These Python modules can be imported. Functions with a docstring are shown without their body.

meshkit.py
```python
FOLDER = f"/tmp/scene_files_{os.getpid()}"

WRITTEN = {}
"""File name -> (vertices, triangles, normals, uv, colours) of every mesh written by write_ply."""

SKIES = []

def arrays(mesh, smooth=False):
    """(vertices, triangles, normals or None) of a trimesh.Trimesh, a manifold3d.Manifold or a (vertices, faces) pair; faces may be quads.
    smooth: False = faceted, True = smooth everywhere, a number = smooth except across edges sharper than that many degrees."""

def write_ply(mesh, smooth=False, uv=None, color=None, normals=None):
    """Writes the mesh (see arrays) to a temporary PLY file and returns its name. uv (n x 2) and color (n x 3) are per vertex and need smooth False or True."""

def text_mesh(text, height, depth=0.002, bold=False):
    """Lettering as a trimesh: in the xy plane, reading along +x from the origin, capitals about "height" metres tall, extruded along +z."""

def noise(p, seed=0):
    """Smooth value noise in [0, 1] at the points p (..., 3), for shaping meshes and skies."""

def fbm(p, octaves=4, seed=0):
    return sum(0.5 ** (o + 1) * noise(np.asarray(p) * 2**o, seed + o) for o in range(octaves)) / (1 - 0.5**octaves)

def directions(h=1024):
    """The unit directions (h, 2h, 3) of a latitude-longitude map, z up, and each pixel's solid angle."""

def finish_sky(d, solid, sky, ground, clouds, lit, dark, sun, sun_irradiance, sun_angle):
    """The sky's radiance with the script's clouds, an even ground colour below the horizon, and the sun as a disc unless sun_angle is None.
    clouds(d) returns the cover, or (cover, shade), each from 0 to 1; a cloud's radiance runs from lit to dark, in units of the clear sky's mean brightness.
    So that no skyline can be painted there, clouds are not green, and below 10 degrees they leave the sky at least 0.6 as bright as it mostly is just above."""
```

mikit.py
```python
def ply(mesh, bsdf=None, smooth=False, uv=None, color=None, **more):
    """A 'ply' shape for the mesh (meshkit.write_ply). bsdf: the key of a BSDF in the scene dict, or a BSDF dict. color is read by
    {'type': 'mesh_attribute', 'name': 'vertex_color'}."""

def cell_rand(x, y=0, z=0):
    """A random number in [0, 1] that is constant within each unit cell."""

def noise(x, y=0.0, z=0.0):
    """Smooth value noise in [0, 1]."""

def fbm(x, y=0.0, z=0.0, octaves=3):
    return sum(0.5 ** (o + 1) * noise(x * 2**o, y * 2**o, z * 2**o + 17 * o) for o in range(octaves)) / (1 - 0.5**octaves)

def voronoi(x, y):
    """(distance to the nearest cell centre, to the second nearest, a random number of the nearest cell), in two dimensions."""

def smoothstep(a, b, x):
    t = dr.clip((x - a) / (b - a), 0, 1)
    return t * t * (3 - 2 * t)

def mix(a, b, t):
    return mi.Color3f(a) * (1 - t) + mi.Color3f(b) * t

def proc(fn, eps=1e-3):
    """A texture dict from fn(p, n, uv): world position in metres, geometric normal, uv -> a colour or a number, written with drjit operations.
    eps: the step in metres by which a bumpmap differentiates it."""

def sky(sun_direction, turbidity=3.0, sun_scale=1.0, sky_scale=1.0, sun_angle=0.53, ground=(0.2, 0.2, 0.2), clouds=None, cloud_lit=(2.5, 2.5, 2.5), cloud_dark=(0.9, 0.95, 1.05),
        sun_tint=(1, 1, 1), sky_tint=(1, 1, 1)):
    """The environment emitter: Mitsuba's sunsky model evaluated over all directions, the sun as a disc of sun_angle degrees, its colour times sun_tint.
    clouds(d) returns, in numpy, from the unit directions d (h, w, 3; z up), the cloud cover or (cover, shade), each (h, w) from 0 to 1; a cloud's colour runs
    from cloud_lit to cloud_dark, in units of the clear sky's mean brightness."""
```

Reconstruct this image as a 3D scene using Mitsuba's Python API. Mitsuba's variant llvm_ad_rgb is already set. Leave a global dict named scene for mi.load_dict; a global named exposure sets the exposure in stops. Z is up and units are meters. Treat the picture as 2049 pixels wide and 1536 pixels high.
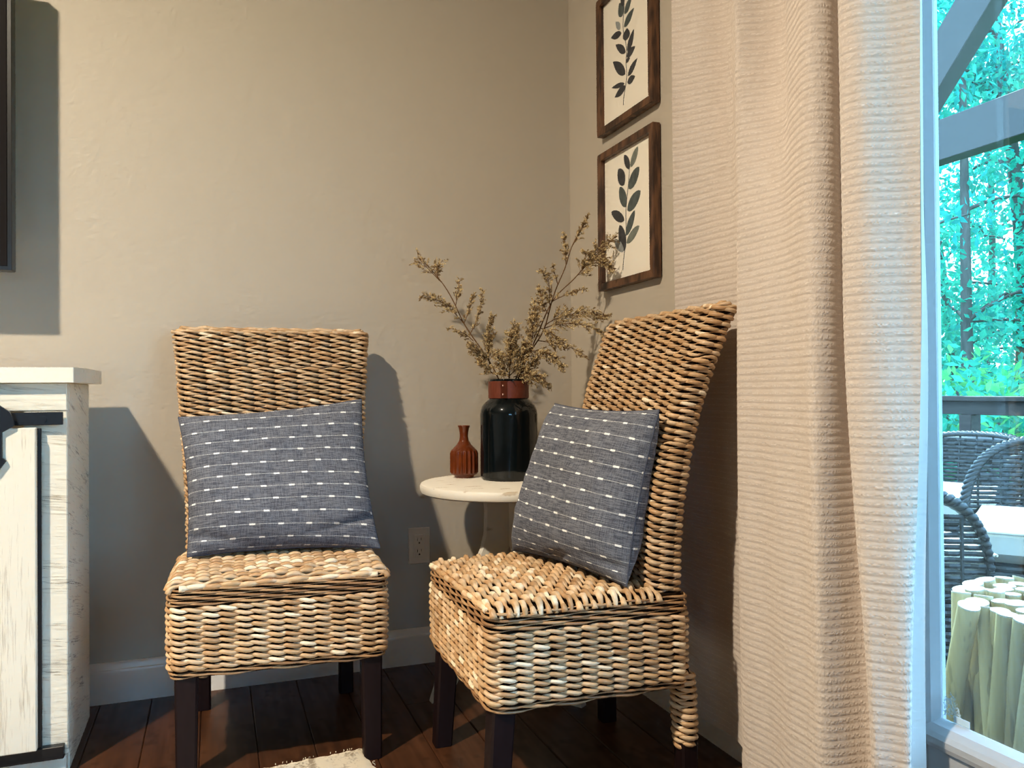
import math, random
import numpy as np, trimesh, mitsuba as mi, drjit as dr
import mikit, meshkit
from mikit import noise, fbm, smoothstep, mix, cell_rand, voronoi
from scipy.interpolate import PchipInterpolator, splprep, splev
from shapely.geometry import Polygon, Point
T = mi.ScalarTransform4f
PI = math.pi
scene, labels = {}, {}

# ------------------------------------------------------------------ camera, sky, lamp, exposure
exposure = 0.0
YAW, PITCH, ROLL, FPX = 0.355634, 0.0090306, -0.0081331, 1604.78
_f = np.array([math.sin(YAW)*math.cos(PITCH), math.cos(YAW)*math.cos(PITCH), math.sin(PITCH)])
_r = np.cross(_f, [0, 0, 1]); _r /= np.linalg.norm(_r); _u = np.cross(_r, _f)
_up = -_r*math.sin(ROLL) + _u*math.cos(ROLL)
CAM = np.array([0, 0, .83])
scene['camera'] = {'type': 'perspective', 'fov': math.degrees(2*math.atan(1024.5/FPX)), 'fov_axis': 'x', 'near_clip': .02, 'far_clip': 500,
                   'to_world': T().look_at(origin=CAM.tolist(), target=(CAM+_f).tolist(), up=_up.tolist())}
scene['sky'] = mikit.sky((.30, .62, .72), turbidity=3.5, sun_scale=17, sky_scale=36, sun_angle=1.5, ground=(.08, .12, .08),
                         clouds=lambda d: .85 + 0*d[..., 0], cloud_lit=(1.25, 2.3, 3.5), cloud_dark=(1.1, 2.1, 3.2), sun_tint=(.50, .95, 1.25), sky_tint=(.45, .9, 1.3))
LAMP = np.array([-1.32, .52, 2.75]); LAMP_RADIANCE = (5350, 4600, 3560)

# ------------------------------------------------------------------ helpers
def put(key, mesh, bsdf, smooth=False, to_world=None, uv=None, color=None, **more):
    base, k = key, 0
    while key in scene:
        k += 1; key = f'{base}_{k:03d}'
    d = mikit.ply(mesh, bsdf, smooth, uv=uv, color=color, **more) if not isinstance(mesh, dict) else dict(mesh)
    if to_world is not None: d['to_world'] = to_world
    scene[key] = d
    return key
def tag(key, label, category=None, group=None, kind=None):
    labels[key] = {'label': label}
    if category: labels[key]['category'] = category
    if group: labels[key]['group'] = group
    if kind: labels[key]['kind'] = kind
def struct(key, label=None):
    labels[key] = {'kind': 'structure'}
    if label: labels[key]['label'] = label
def box(lo, hi, c=.0015):
    lo, hi = np.array(lo, float), np.array(hi, float)
    c = min(c, .3*float((hi-lo).min()))
    P = []
    for s in np.ndindex(2, 2, 2):
        for a in range(3):
            q = []
            for k in range(3):
                o = 0 if k == a else c
                q.append(lo[k]+o if s[k] == 0 else hi[k]-o)
            P.append(q)
    return trimesh.Trimesh(P).convex_hull
def cat(*ms): return trimesh.util.concatenate([m for m in ms])
def lathe(prof, n=64, flute=None):
    prof = np.array(prof, float); a = np.arange(n)*2*PI/n
    R = prof[:, 0][:, None]*np.ones(n)
    if flute is not None: R = R + flute(prof[:, 1][:, None], a[None, :])
    V = np.stack([R*np.cos(a), R*np.sin(a), prof[:, 1][:, None]*np.ones(n)], -1).reshape(-1, 3)
    m = len(prof); i, j = np.meshgrid(np.arange(m-1), np.arange(n), indexing='ij'); j2 = (j+1) % n
    F = np.stack([i*n+j, i*n+j2, (i+1)*n+j2, (i+1)*n+j], -1).reshape(-1, 4)
    F = np.vstack([F[:, [0, 1, 2]], F[:, [0, 2, 3]]])
    return trimesh.Trimesh(V, F, process=False)
def tube(P, r, n=6, closed=False, up=None, r2=None, caps=True):
    """tube along P; r radius (array ok); r2 the radius along 'up' if elliptical"""
    P = np.asarray(P, float); N = len(P); r = np.broadcast_to(r, N); r2 = r if r2 is None else np.broadcast_to(r2, N)
    t = (np.roll(P, -1, 0)-np.roll(P, 1, 0)) if closed else np.gradient(P, axis=0)
    t /= np.linalg.norm(t, axis=1, keepdims=True)+1e-12
    if up is None:
        up = np.array([0, 0, 1.]) if abs(t[:, 2]).mean() < .8 else np.array([1., 0, 0])
    a = np.cross(t, up); a /= np.linalg.norm(a, axis=1, keepdims=True)+1e-12
    b = np.cross(a, t)
    th = np.arange(n)*2*PI/n
    V = P[:, None]+a[:, None]*(np.cos(th)[None, :, None]*r[:, None, None])+b[:, None]*(np.sin(th)[None, :, None]*r2[:, None, None])
    M = N if closed else N-1
    i, j = np.meshgrid(np.arange(M), np.arange(n), indexing='ij'); i2 = (i+1) % N; j2 = (j+1) % n
    F = np.stack([i*n+j, i*n+j2, i2*n+j2, i2*n+j], -1).reshape(-1, 4)
    F = np.vstack([F[:, [0, 2, 1]], F[:, [0, 3, 2]]])
    V = V.reshape(-1, 3)
    if not closed and caps:
        V = np.vstack([V, P[:1], P[-1:]]); k = np.arange(n); k2 = (k+1) % n
        F = np.vstack([F, np.stack([k*0+N*n, k, k2], 1), np.stack([k*0+N*n+1, (N-1)*n+k2, (N-1)*n+k], 1)])
    return trimesh.Trimesh(V, F, process=False)
def prism(poly, h, z0=0):
    m = trimesh.creation.extrude_polygon(poly, h, engine='earcut'); m.apply_translation([0, 0, z0]); return m
def grid_mesh(P):
    """P (m, n, 3) -> mesh"""
    m, n = P.shape[:2]; i, j = np.meshgrid(np.arange(m-1), np.arange(n-1), indexing='ij')
    F = np.stack([i*n+j, i*n+j+1, (i+1)*n+j+1, (i+1)*n+j], -1).reshape(-1, 4)
    return trimesh.Trimesh(P.reshape(-1, 3), np.vstack([F[:, [0, 1, 2]], F[:, [0, 2, 3]]]), process=False)
def mat4(x, y, z, o):
    M = np.eye(4); M[:3, 0], M[:3, 1], M[:3, 2], M[:3, 3] = x, y, z, o; return T(M.tolist())
def rgb(*c): return {'type': 'rgb', 'value': list(c)}
def principled(color, rough=.6, spec=.5, **k):
    c = rgb(*color) if isinstance(color, (tuple, list)) else color
    return {'type': 'principled', 'base_color': c, 'roughness': rough, 'specular': spec, **k}
def two(b): return {'type': 'twosided', 'bsdf': b}
def bump(b, fn, scale=1.0, eps=1e-3):
    return {'type': 'bumpmap', 'arbitrary': mikit.proc(fn, eps), 'scale': scale, 'bsdf': b}

# ------------------------------------------------------------------ materials
def wall_h(p, n, uv): return .0011*fbm(p.x*95, p.y*95, p.z*95, 2) + .0005*noise(p.x*230, p.y*230, p.z*230)
WALL = (.44, .385, .312)
scene['m_wall'] = two(bump(principled(WALL, .55, .35), wall_h, 1.0, 8e-4))
scene['m_ceiling'] = two({'type': 'diffuse', 'reflectance': rgb(.52, .51, .49)})
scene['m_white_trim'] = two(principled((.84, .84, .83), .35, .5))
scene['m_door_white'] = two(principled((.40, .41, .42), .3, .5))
def plank_col(k):
    def fn(p, n, uv):
        g = fbm(p.x*60+k*7, p.y*4.0+k*3, 0, 4); f = fbm(p.x*16+5*k, p.y*9, 3.0, 3)
        s = smoothstep(.52, .75, fbm(p.x*26+k, p.y*16+2*k, 1.5, 3))
        a = mix((.014, .005, .0025), (.085, .031, .012), g*.6+f*.5)
        return mix(a, (.028, .011, .005), s*.75)
    return fn
def plank_h(p, n, uv): return .0016*fbm(p.x*22, p.y*6, 0, 3)
for k in range(4):
    scene[f'm_plank_{k}'] = bump(principled(mikit.proc(plank_col(k)), .42, .25), plank_h, 1.0, 2e-3)
scene['m_subfloor'] = {'type': 'diffuse', 'reflectance': rgb(.015, .008, .005)}
def wash(along):
    def fn(p, n, uv):
        if along == 'z': a, b = p.x*1.0+p.y*1.0, p.z
        else: a, b = p.z+.12*p.x+.25*p.y, p.x+p.y
        fine = fbm(a*420, b*22, 2.0, 4); big = fbm(a*60, b*9, 7.0, 3); sp = fbm(a*700, b*40, 11.0, 3)
        worn = smoothstep(.54, .72, fine*.62+big*.38)
        c = mix((.70, .645, .53), (.40, .33, .24), worn*(.5 if along == 'z' else .6))
        return mix(c, (.13, .10, .07), smoothstep(.62, .76, sp*.55+big*.45)*(.2 if along == 'z' else .75))
    return fn
def saw_h(p, n, uv): return .0012*fbm((p.z+.2*p.y)*300, (p.x+p.y)*10, 2.0, 3)
scene['m_wash_v'] = bump(principled(mikit.proc(wash('z')), .6, .3), lambda p, n, uv: .0008*fbm((p.x+p.y)*260, p.z*12, 1.0, 3), 1.0, 6e-4)
scene['m_wash_h'] = bump(principled(mikit.proc(wash('h')), .6, .3), saw_h, 1.0, 6e-4)
scene['m_cream_paint'] = principled(mikit.proc(lambda p, n, uv: mix((.74, .69, .58), (.50, .41, .28), smoothstep(.60, .78, fbm(p.x*24, p.y*70, p.z*60, 4))*.7)), .5, .4)
scene['m_table_white'] = principled(mikit.proc(lambda p, n, uv: mix((.80, .75, .65), (.42, .32, .2), smoothstep(.67, .80, fbm(p.x*20, p.y*60, p.z*40, 4))*.7)), .45, .4)
scene['m_black_metal'] = principled((.006, .006, .007), .38, .4)
scene['m_tv_black'] = principled((.012, .012, .012), .25, .5)
scene['m_screen'] = principled((.012, .010, .010), .08, .6)
scene['m_strand'] = principled({'type': 'mesh_attribute', 'name': 'vertex_color'}, .42, .45)
scene['m_core'] = two({'type': 'diffuse', 'reflectance': rgb(.018, .010, .006)})
scene['m_leg'] = principled(mikit.proc(lambda p, n, uv: mix((.007, .0035, .004), (.014, .006, .006), fbm(p.x*90, p.y*90, p.z*8, 3))), .45, .14)
def denim(p, n, uv):
    U, V = uv.x, uv.y
    h = fbm(U*60, V*900, 3, 3)*.6 + fbm(U*1300, V*80, 5, 2)*.4
    c = mix((.058, .062, .083), (.185, .192, .218), smoothstep(.26, .74, h))
    row = dr.floor(V/.0315); rv = V-(row+.5)*.0315
    rv = rv + .0009*(noise(U*40, row*3.3)-.5)
    shift = (row-2*dr.floor(row/2))*.5 + .25*cell_rand(row, 3)
    s = U/.066+shift; fu = s-dr.floor(s)-.5
    thread = smoothstep(.0012, .0005, dr.abs(rv))*(.35+.45*noise(U*300, row))
    dash = smoothstep(.115, .09, dr.abs(fu))*smoothstep(.0026, .0018, dr.abs(rv))
    c = mix(c, (.60, .60, .60), dr.clip(thread, 0, 1)*.85)
    return mix(c, (.85, .84, .82), dash)
def denim_h(p, n, uv): return .0004*fbm(uv.x*700, uv.y*700, 0, 2)
scene['m_denim'] = two(bump(principled(mikit.proc(denim), .85, .15), denim_h, 1.0, 7e-4))
scene['m_denim_plain'] = two(principled((.075, .082, .112), .9, .1))
def rib(p, n, uv):
    z = uv.y/.0136; f = z-dr.floor(z)
    band = dr.sqrt(dr.maximum(dr.sin(f*PI), 0))
    dash = smoothstep(.5, .62, noise(uv.x*420, dr.floor(z)*3.1))*smoothstep(.40, .15, dr.minimum(f, 1-f))
    return .0007*dash + .0003*fbm(uv.x*500, uv.y*500, 0, 2)
def curtain_col(p, n, uv):
    z = uv.y/.0136; f = z-dr.floor(z)
    dash = smoothstep(.45, .6, noise(uv.x*380, dr.floor(z)*5.7))*smoothstep(.16, .05, dr.minimum(f, 1-f))
    return mix((.59, .51, .44), (.73, .655, .585), dash*.6 + .35*(fbm(uv.x*160, uv.y*320, 3, 2)-.4))
scene['m_curtain'] = bump({'type': 'principledthin', 'base_color': mikit.proc(curtain_col), 'roughness': .8, 'spec_trans': 0.0, 'diff_trans': .10}, rib, 1.0, 8e-4)
scene['m_lining'] = two({'type': 'diffuse', 'reflectance': rgb(.66, .62, .58)})
def walnut(p, n, uv):
    g = fbm(p.y*55+p.z*6, p.x*120, p.z*14+p.y*9, 4)
    return mix((.030, .012, .006), (.125, .055, .024), smoothstep(.3, .75, g))
scene['m_walnut'] = principled(mikit.proc(walnut), .42, .45)
scene['m_paper'] = principled((.80, .74, .63), .35, .45)
for k, c in enumerate(((.042, .042, .044), (.068, .082, .078), (.15, .165, .14), (.24, .255, .25))):
    scene[f'm_ink_{k}'] = two(principled(mikit.proc((lambda c: lambda p, n, uv: mi.Color3f(c)*(.65+.8*fbm(p.x*10, p.y*90, p.z*70, 3)))(c)), .6, .3))
scene['m_teal_glass'] = principled(mikit.proc(lambda p, n, uv: mix((.0006, .0016, .0022), (.0016, .0045, .006), fbm(p.x*25, p.y*25, p.z*8, 3))), .06, .45, clearcoat=.3, clearcoat_gloss=.99)
scene['m_leather'] = principled(mikit.proc(lambda p, n, uv: mix((.105, .022, .010), (.15, .034, .016), fbm(p.x*60, p.y*60, p.z*60, 3))), .45, .4)
scene['m_brass'] = {'type': 'roughconductor', 'material': 'Cu', 'alpha': .25}
scene['m_amber'] = principled(mikit.proc(lambda p, n, uv: mix((.075, .012, .002), (.17, .036, .006), fbm(p.x*30, p.y*30, p.z*30, 3))), .08, .45, clearcoat=.5, clearcoat_gloss=.98)
scene['m_dry_stem'] = principled((.13, .065, .025), .7, .2)
scene['m_dry_seed'] = two(principled(mikit.proc(lambda p, n, uv: mix((.16, .095, .038), (.66, .51, .27), smoothstep(.25, .75, noise(p.x*150, p.y*150, p.z*150)))), .7, .2))
scene['m_plate'] = principled((.84, .81, .78), .3, .5)
scene['m_slot'] = {'type': 'diffuse', 'reflectance': rgb(.02, .018, .016)}
scene['m_rug'] = two(principled(mikit.proc(lambda p, n, uv: mix((.66, .58, .45), (.30, .24, .17), smoothstep(.45, .75, fbm(p.x*45, p.y*22, 0, 3)*.7+.3*noise(p.x*260, p.y*260)))), .95, .05))
scene['m_pane'] = {'type': 'thindielectric', 'specular_transmittance': rgb(.80, .95, .97)}
scene['m_frost'] = two({'type': 'diffuse', 'reflectance': rgb(.55, .70, .78)})
scene['m_lamp_trim'] = {'type': 'diffuse', 'reflectance': rgb(.8, .8, .8)}
# outdoors
def log_col(p, n, uv):
    g = fbm(p.x*60, p.y*60, p.z*4, 4)
    c = mix((.31, .20, .09), (.42, .31, .165), g)
    return mix(c, (.12, .09, .06), smoothstep(.60, .72, fbm(p.x*75+9, p.y*75, p.z*4, 3))*.4)
scene['m_log'] = principled(mikit.proc(log_col), .7, .2)
scene['m_log_end'] = principled(mikit.proc(lambda p, n, uv: mix((.30, .25, .19), (.40, .35, .29), fbm(p.x*90, p.y*90, 0, 3))), .7, .2)
scene['m_wicker'] = principled(mikit.proc(lambda p, n, uv: mix((.012, .010, .010), (.034, .030, .028), noise(p.x*70, p.y*70, p.z*110))), .45, .4)
scene['m_wicker_in'] = {'type': 'diffuse', 'reflectance': rgb(.025, .022, .02)}
scene['m_cushion'] = principled((.48, .43, .37), .85, .1)
scene['m_deck_wood'] = principled(mikit.proc(lambda p, n, uv: mix((.02, .012, .008), (.045, .028, .02), fbm(p.x*40, p.y*5, p.z*40, 3))), .6, .3)
scene['m_beam'] = principled((.088, .076, .07), .7, .15)
scene['m_siding'] = two({'type': 'diffuse', 'reflectance': rgb(.35, .34, .32)})
scene['m_bark'] = principled(mikit.proc(lambda p, n, uv: mix((.05, .045, .04), (.14, .12, .10), fbm(p.x*18, p.y*18, p.z*4, 3))), .9, .1)
for k, (a, b) in enumerate((((.02, .26, .17), (.07, .46, .30)), ((.015, .22, .18), (.04, .41, .33)), ((.05, .34, .11), (.19, .52, .17)))):
    scene[f'm_leaf_{k}'] = {'type': 'principledthin', 'base_color': mikit.proc((lambda a, b: lambda p, n, uv: mix(a, b, noise(p.x*5, p.y*5, p.z*5)))(a, b)), 'roughness': .5, 'diff_trans': .9, 'spec_trans': 0.0}
scene['m_grass'] = {'type': 'diffuse', 'reflectance': rgb(.05, .16, .05)}

# ------------------------------------------------------------------ the room
XR, YB, CEIL = 1.1075, 2.417, 2.75
XL, YF = -5.2, -5.4
DO0, DO1, DOH = -2.52, 1.126, 2.06      # patio door opening along Y
put('wall_back', box((XL-.15, YB, -.1), (XR+.16, YB+.15, CEIL+.1), .0005), 'm_wall'); struct('wall_back', 'greige back wall with orange peel texture')
P = [box((XR, DO1, -.1), (XR+.16, YB, CEIL+.1), .0005), box((XR, YF, -.1), (XR+.16, DO0, CEIL+.1), .0005), box((XR, DO0, DOH), (XR+.16, DO1, CEIL+.1), .0005)]
put('wall_right', cat(*P), 'm_wall'); struct('wall_right', 'greige right wall with the patio door')
put('wall_left', box((XL-.15, YF, -.1), (XL, YB, CEIL+.1), .0005), 'm_wall'); struct('wall_left')
WX0, WX1, WZ0, WZ1 = -2.1, -.5, .85, 1.95
put('wall_front', cat(box((XL-.15, YF-.15, -.1), (WX0, YF, CEIL+.1), .0005), box((WX1, YF-.15, -.1), (XR+.16, YF, CEIL+.1), .0005), box((WX0, YF-.15, -.1), (WX1, YF, WZ0), .0005), box((WX0, YF-.15, WZ1), (WX1, YF, CEIL+.1), .0005)), 'm_wall'); struct('wall_front')
put('window_1__frame', cat(*[box(a, b, .002) for a, b in (((WX0, YF-.10, WZ0), (WX0+.06, YF-.05, WZ1)), ((WX1-.06, YF-.10, WZ0), (WX1, YF-.05, WZ1)), ((WX0, YF-.10, WZ0), (WX1, YF-.05, WZ0+.06)), ((WX0, YF-.10, WZ1-.06), (WX1, YF-.05, WZ1)), (((WX0+WX1)/2-.03, YF-.10, WZ0), ((WX0+WX1)/2+.03, YF-.05, WZ1)))]), 'm_white_trim')
put('window_1__glass_pane', grid_mesh(np.array([[(WX0, YF-.075, WZ0), (WX1, YF-.075, WZ0)], [(WX0, YF-.075, WZ1), (WX1, YF-.075, WZ1)]], float)), 'm_pane'); struct('window_1')
put('ceiling', box((XL, YF, CEIL), (XR, YB, CEIL+.1), .0005), 'm_ceiling'); struct('ceiling')
put('floor', box((XL, YF, -.1), (XR+.16, YB, -.016), .0005), 'm_subfloor'); struct('floor', 'dark hand scraped wood plank floor')
rng = random.Random(5)
x = XR; PW = .127; far = []
while x > XL:
    y = YF - rng.random()*1.0
    while y < YB:
        L = 1.1+rng.random()*.9
        lo, hi = (max(x-PW+.0006, XL), max(y+.0006, YF), -.016), (x-.0006, min(y+L-.0006, YB), rng.uniform(-.0008, 0))
        if hi[1]-lo[1] > .03 and hi[0]-lo[0] > .02:
            bx = box(lo, hi, .0022); mk = f'm_plank_{rng.randrange(4)}'
            if x > -2.0 and hi[1] > -2.5: put('floor__plank', bx, mk)
            else: far.append(bx)
        y += L
    x -= PW
k = put('floor__far_planks', cat(*far), 'm_plank_0'); labels[k] = {'kind': 'stuff'}
def baseboard(name, a, b, nrm):
    """from a to b along the wall, nrm into the room"""
    a, b, nrm = np.array(a, float), np.array(b, float), np.array(nrm, float)
    prof = [(0, 0), (.014, 0), (.014, .082), (.012, .088), (.0095, .090), (.0085, .098), (.005, .106), (.003, .1075), (0, .1075)]
    V = np.array([[*(q+nrm*d), h] for q in (a, b) for d, h in prof]); n = len(prof)
    hull = []
    F = [[i, (i+1) % n, n+(i+1) % n] for i in range(n)]+[[i, n+(i+1) % n, n+i] for i in range(n)]
    m = trimesh.Trimesh(V, F, process=False); m.fix_normals()
    put(name, m, 'm_white_trim', 30); struct(name, 'white painted baseboard')
baseboard('baseboard_back', (XL, YB), (XR, YB), (0, -1))
baseboard('baseboard_right', (XR, DO1+.09), (XR, YB), (-1, 0))
# the recessed ceiling lamp that lights the corner
ring = lathe([(.062, 0), (.062, -.006), (.085, -.006), (.088, 0)], 48); ring.apply_translation(LAMP)
put('recessed_light__trim_ring', ring, 'm_lamp_trim', 30)
dsk = trimesh.creation.cylinder(.055, .004, sections=40); dsk.apply_translation(LAMP-[0, 0, .004])
put('recessed_light__lamp', dsk, 'm_lamp_trim', emitter={'type': 'area', 'radiance': rgb(*LAMP_RADIANCE)})
tag('recessed_light', 'round white recessed ceiling light', 'ceiling light')

# patio doors: full glass, white
def patio_door(name, y0, y1, decal=False):
    X0, X1 = XR+.010, XR+.055; st, br, tr = .098, .268, .12
    G = XR+.034
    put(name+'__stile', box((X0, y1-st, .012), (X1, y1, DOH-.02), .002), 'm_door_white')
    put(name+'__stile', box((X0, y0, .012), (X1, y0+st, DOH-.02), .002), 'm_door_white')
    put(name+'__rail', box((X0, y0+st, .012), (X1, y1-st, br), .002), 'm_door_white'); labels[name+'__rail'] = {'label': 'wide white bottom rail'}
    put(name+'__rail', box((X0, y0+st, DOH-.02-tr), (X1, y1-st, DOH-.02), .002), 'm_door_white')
    a0, a1, b0, b1 = y0+st, y1-st, br, DOH-.02-tr
    prof = np.array([(-.030, X0-.000), (-.030, X0-.009), (-.022, X0-.012), (-.012, X0-.012), (-.005, X0-.006), (.004, X0+.004), (.010, G-.004), (.010, G)])
    rings = []
    for d, xx in prof: rings.append([(xx, a0+d, b0+d), (xx, a1-d, b0+d), (xx, a1-d, b1-d), (xx, a0+d, b1-d)])
    R = np.array(rings)
    for k in range(4):
        m = grid_mesh(np.stack([R[:, k], R[:, (k+1) % 4]], 1))
        put(name+'__glazing_bead', m, 'm_door_white')
    put(name+'__glass_pane', grid_mesh(np.array([[(G, a0, b0), (G, a1, b0)], [(G, a0, b1), (G, a1, b1)]], float)), 'm_pane')
    if decal:
        e, bz = a1-.010, b0+.010
        put(name+'__label', box((G-.0012, e-.052, bz+.001), (G-.0004, e-.022, bz+.012), .0002), 'm_frost'); labels[name+'__label'] = {'label': 'small pale sticker in the lower corner of the glass'}
        rg = np.random.default_rng(3); V, F = [], []
        for _ in range(260):
            u, w = rg.random(), rg.random(); yy = e-.003-.032*u; zz = bz+.006+.040*w*math.sin(PI*min(1, .15+.85*u))**.6
            L, a = rg.uniform(.001, .003), rg.uniform(0, PI); q = len(V)
            dx, dz = L*math.cos(a), L*math.sin(a)
            V += [(G-.0006, yy-dx, zz-dz), (G-.0006, yy+dx, zz+dz), (G-.0006, yy+dx-.3*dz, zz+dz+.3*dx), (G-.0006, yy-dx-.3*dz, zz-dz+.3*dx)]; F += [(q, q+1, q+2), (q, q+2, q+3)]
        k = put(name+'__sticker_residue', trimesh.Trimesh(V, F, process=False), 'm_frost'); labels[k] = {'kind': 'stuff', 'label': 'lacy pale residue on the glass'}
patio_door('door_1', .205, DO1-.004, True); struct('door_1', 'white patio door with a full glass pane beside the curtain')
patio_door('door_2', -.70, .202); struct('door_2', 'white patio door nearer the camera')
patio_door('door_3', -1.605, -.703); struct('door_3')
patio_door('door_4', DO0+.004, -1.608); struct('door_4')
put('trim_1', cat(box((XR-.018, DO1, 0), (XR, DO1+.085, DOH+.085), .002), box((XR-.018, DO0-.085, 0), (XR, DO0, DOH+.085), .002), box((XR-.018, DO0-.085, DOH), (XR, DO1+.085, DOH+.085), .002)), 'm_white_trim'); struct('trim_1', 'white door casing')

# ------------------------------------------------------------------ television and cabinet
tx, ty, tz0, tz1 = -.4615, 2.257, 1.135, 1.928
put('television__body', box((tx-1.30, ty+.004, tz0), (tx, ty+.045, tz1), .003), 'm_tv_black')
put('television__bezel', cat(box((tx-.010, ty, tz0), (tx, ty+.01, tz1), .001), box((tx-1.30, ty, tz0), (tx-1.29, ty+.01, tz1), .001), box((tx-1.30, ty, tz0), (tx, ty+.01, tz0+.010), .001), box((tx-1.30, ty, tz1-.01), (tx, ty+.01, tz1), .001)), 'm_tv_black')
put('television__screen', box((tx-1.289, ty+.002, tz0+.011), (tx-.011, ty+.006, tz1-.011), .0005), 'm_screen')
put('television__wall_mount', box((tx-.90, ty+.045, 1.35), (tx-.40, YB, 1.70), .003), 'm_black_metal')
tag('television', 'large black flat television hung on the back wall above the whitewashed cabinet', 'television')

cx1, cy0, cy1 = -.304, 2.0, 2.325   # right side, front, back
ctop = .857
topp = Polygon([(-1.9, cy0-.022), (cx1+.016, cy0-.022), (cx1+.030, cy0+.06), (cx1+.030, cy1), (-1.9, cy1)])
m = prism(topp.buffer(-.003).buffer(.003), .033, ctop)
put('media_cabinet__top', m, 'm_cream_paint', 30); labels['media_cabinet__top'] = {'label': 'thick cream painted cabinet top'}
put('media_cabinet__side_panel', box((cx1-.020, cy0+.020, .0), (cx1, cy1, ctop), .002), 'm_wash_h'); labels['media_cabinet__side_panel'] = {'label': 'distressed whitewashed side panel with saw marks'}
put('media_cabinet__back_panel', box((-1.9, cy1-.012, .03), (cx1-.02, cy1, ctop), .002), 'm_wash_v')
put('media_cabinet__stile', box((cx1-.085, cy0, .042), (cx1, cy0+.020, .795), .002), 'm_wash_h')
put('media_cabinet__top_rail', box((-1.9, cy0-.002, .795), (cx1, cy0+.020, ctop), .002), 'm_wash_h')
put('media_cabinet__base_rail', box((-1.9, cy0-.006, .0), (cx1-.003, cy0+.020, .041), .002), 'm_cream_paint')
put('media_cabinet__shelf', box((-1.9, cy0+.02, .04), (cx1-.02, cy1-.012, .06), .002), 'm_wash_h')
put('media_cabinet__sliding_rail', box((-1.9, cy0-.018, .765), (cx1-.006, cy0-.010, .793), .001), 'm_black_metal'); labels['media_cabinet__sliding_rail'] = {'label': 'black metal rail of the sliding door'}
put('media_cabinet__sliding_rail__bolt', trimesh.creation.cylinder(.004, .004, sections=12, transform=trimesh.transformations.translation_matrix([cx1-.04, cy0-.019, .777]) @ trimesh.transformations.rotation_matrix(PI/2, [1, 0, 0])), 'm_black_metal', 30)
put('media_cabinet__guide_rail', box((-1.9, cy0-.020, .041), (cx1-.006, cy0+.0, .068), .001), 'm_black_metal')
dx1 = -.358; dy = cy0-.034
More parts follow.
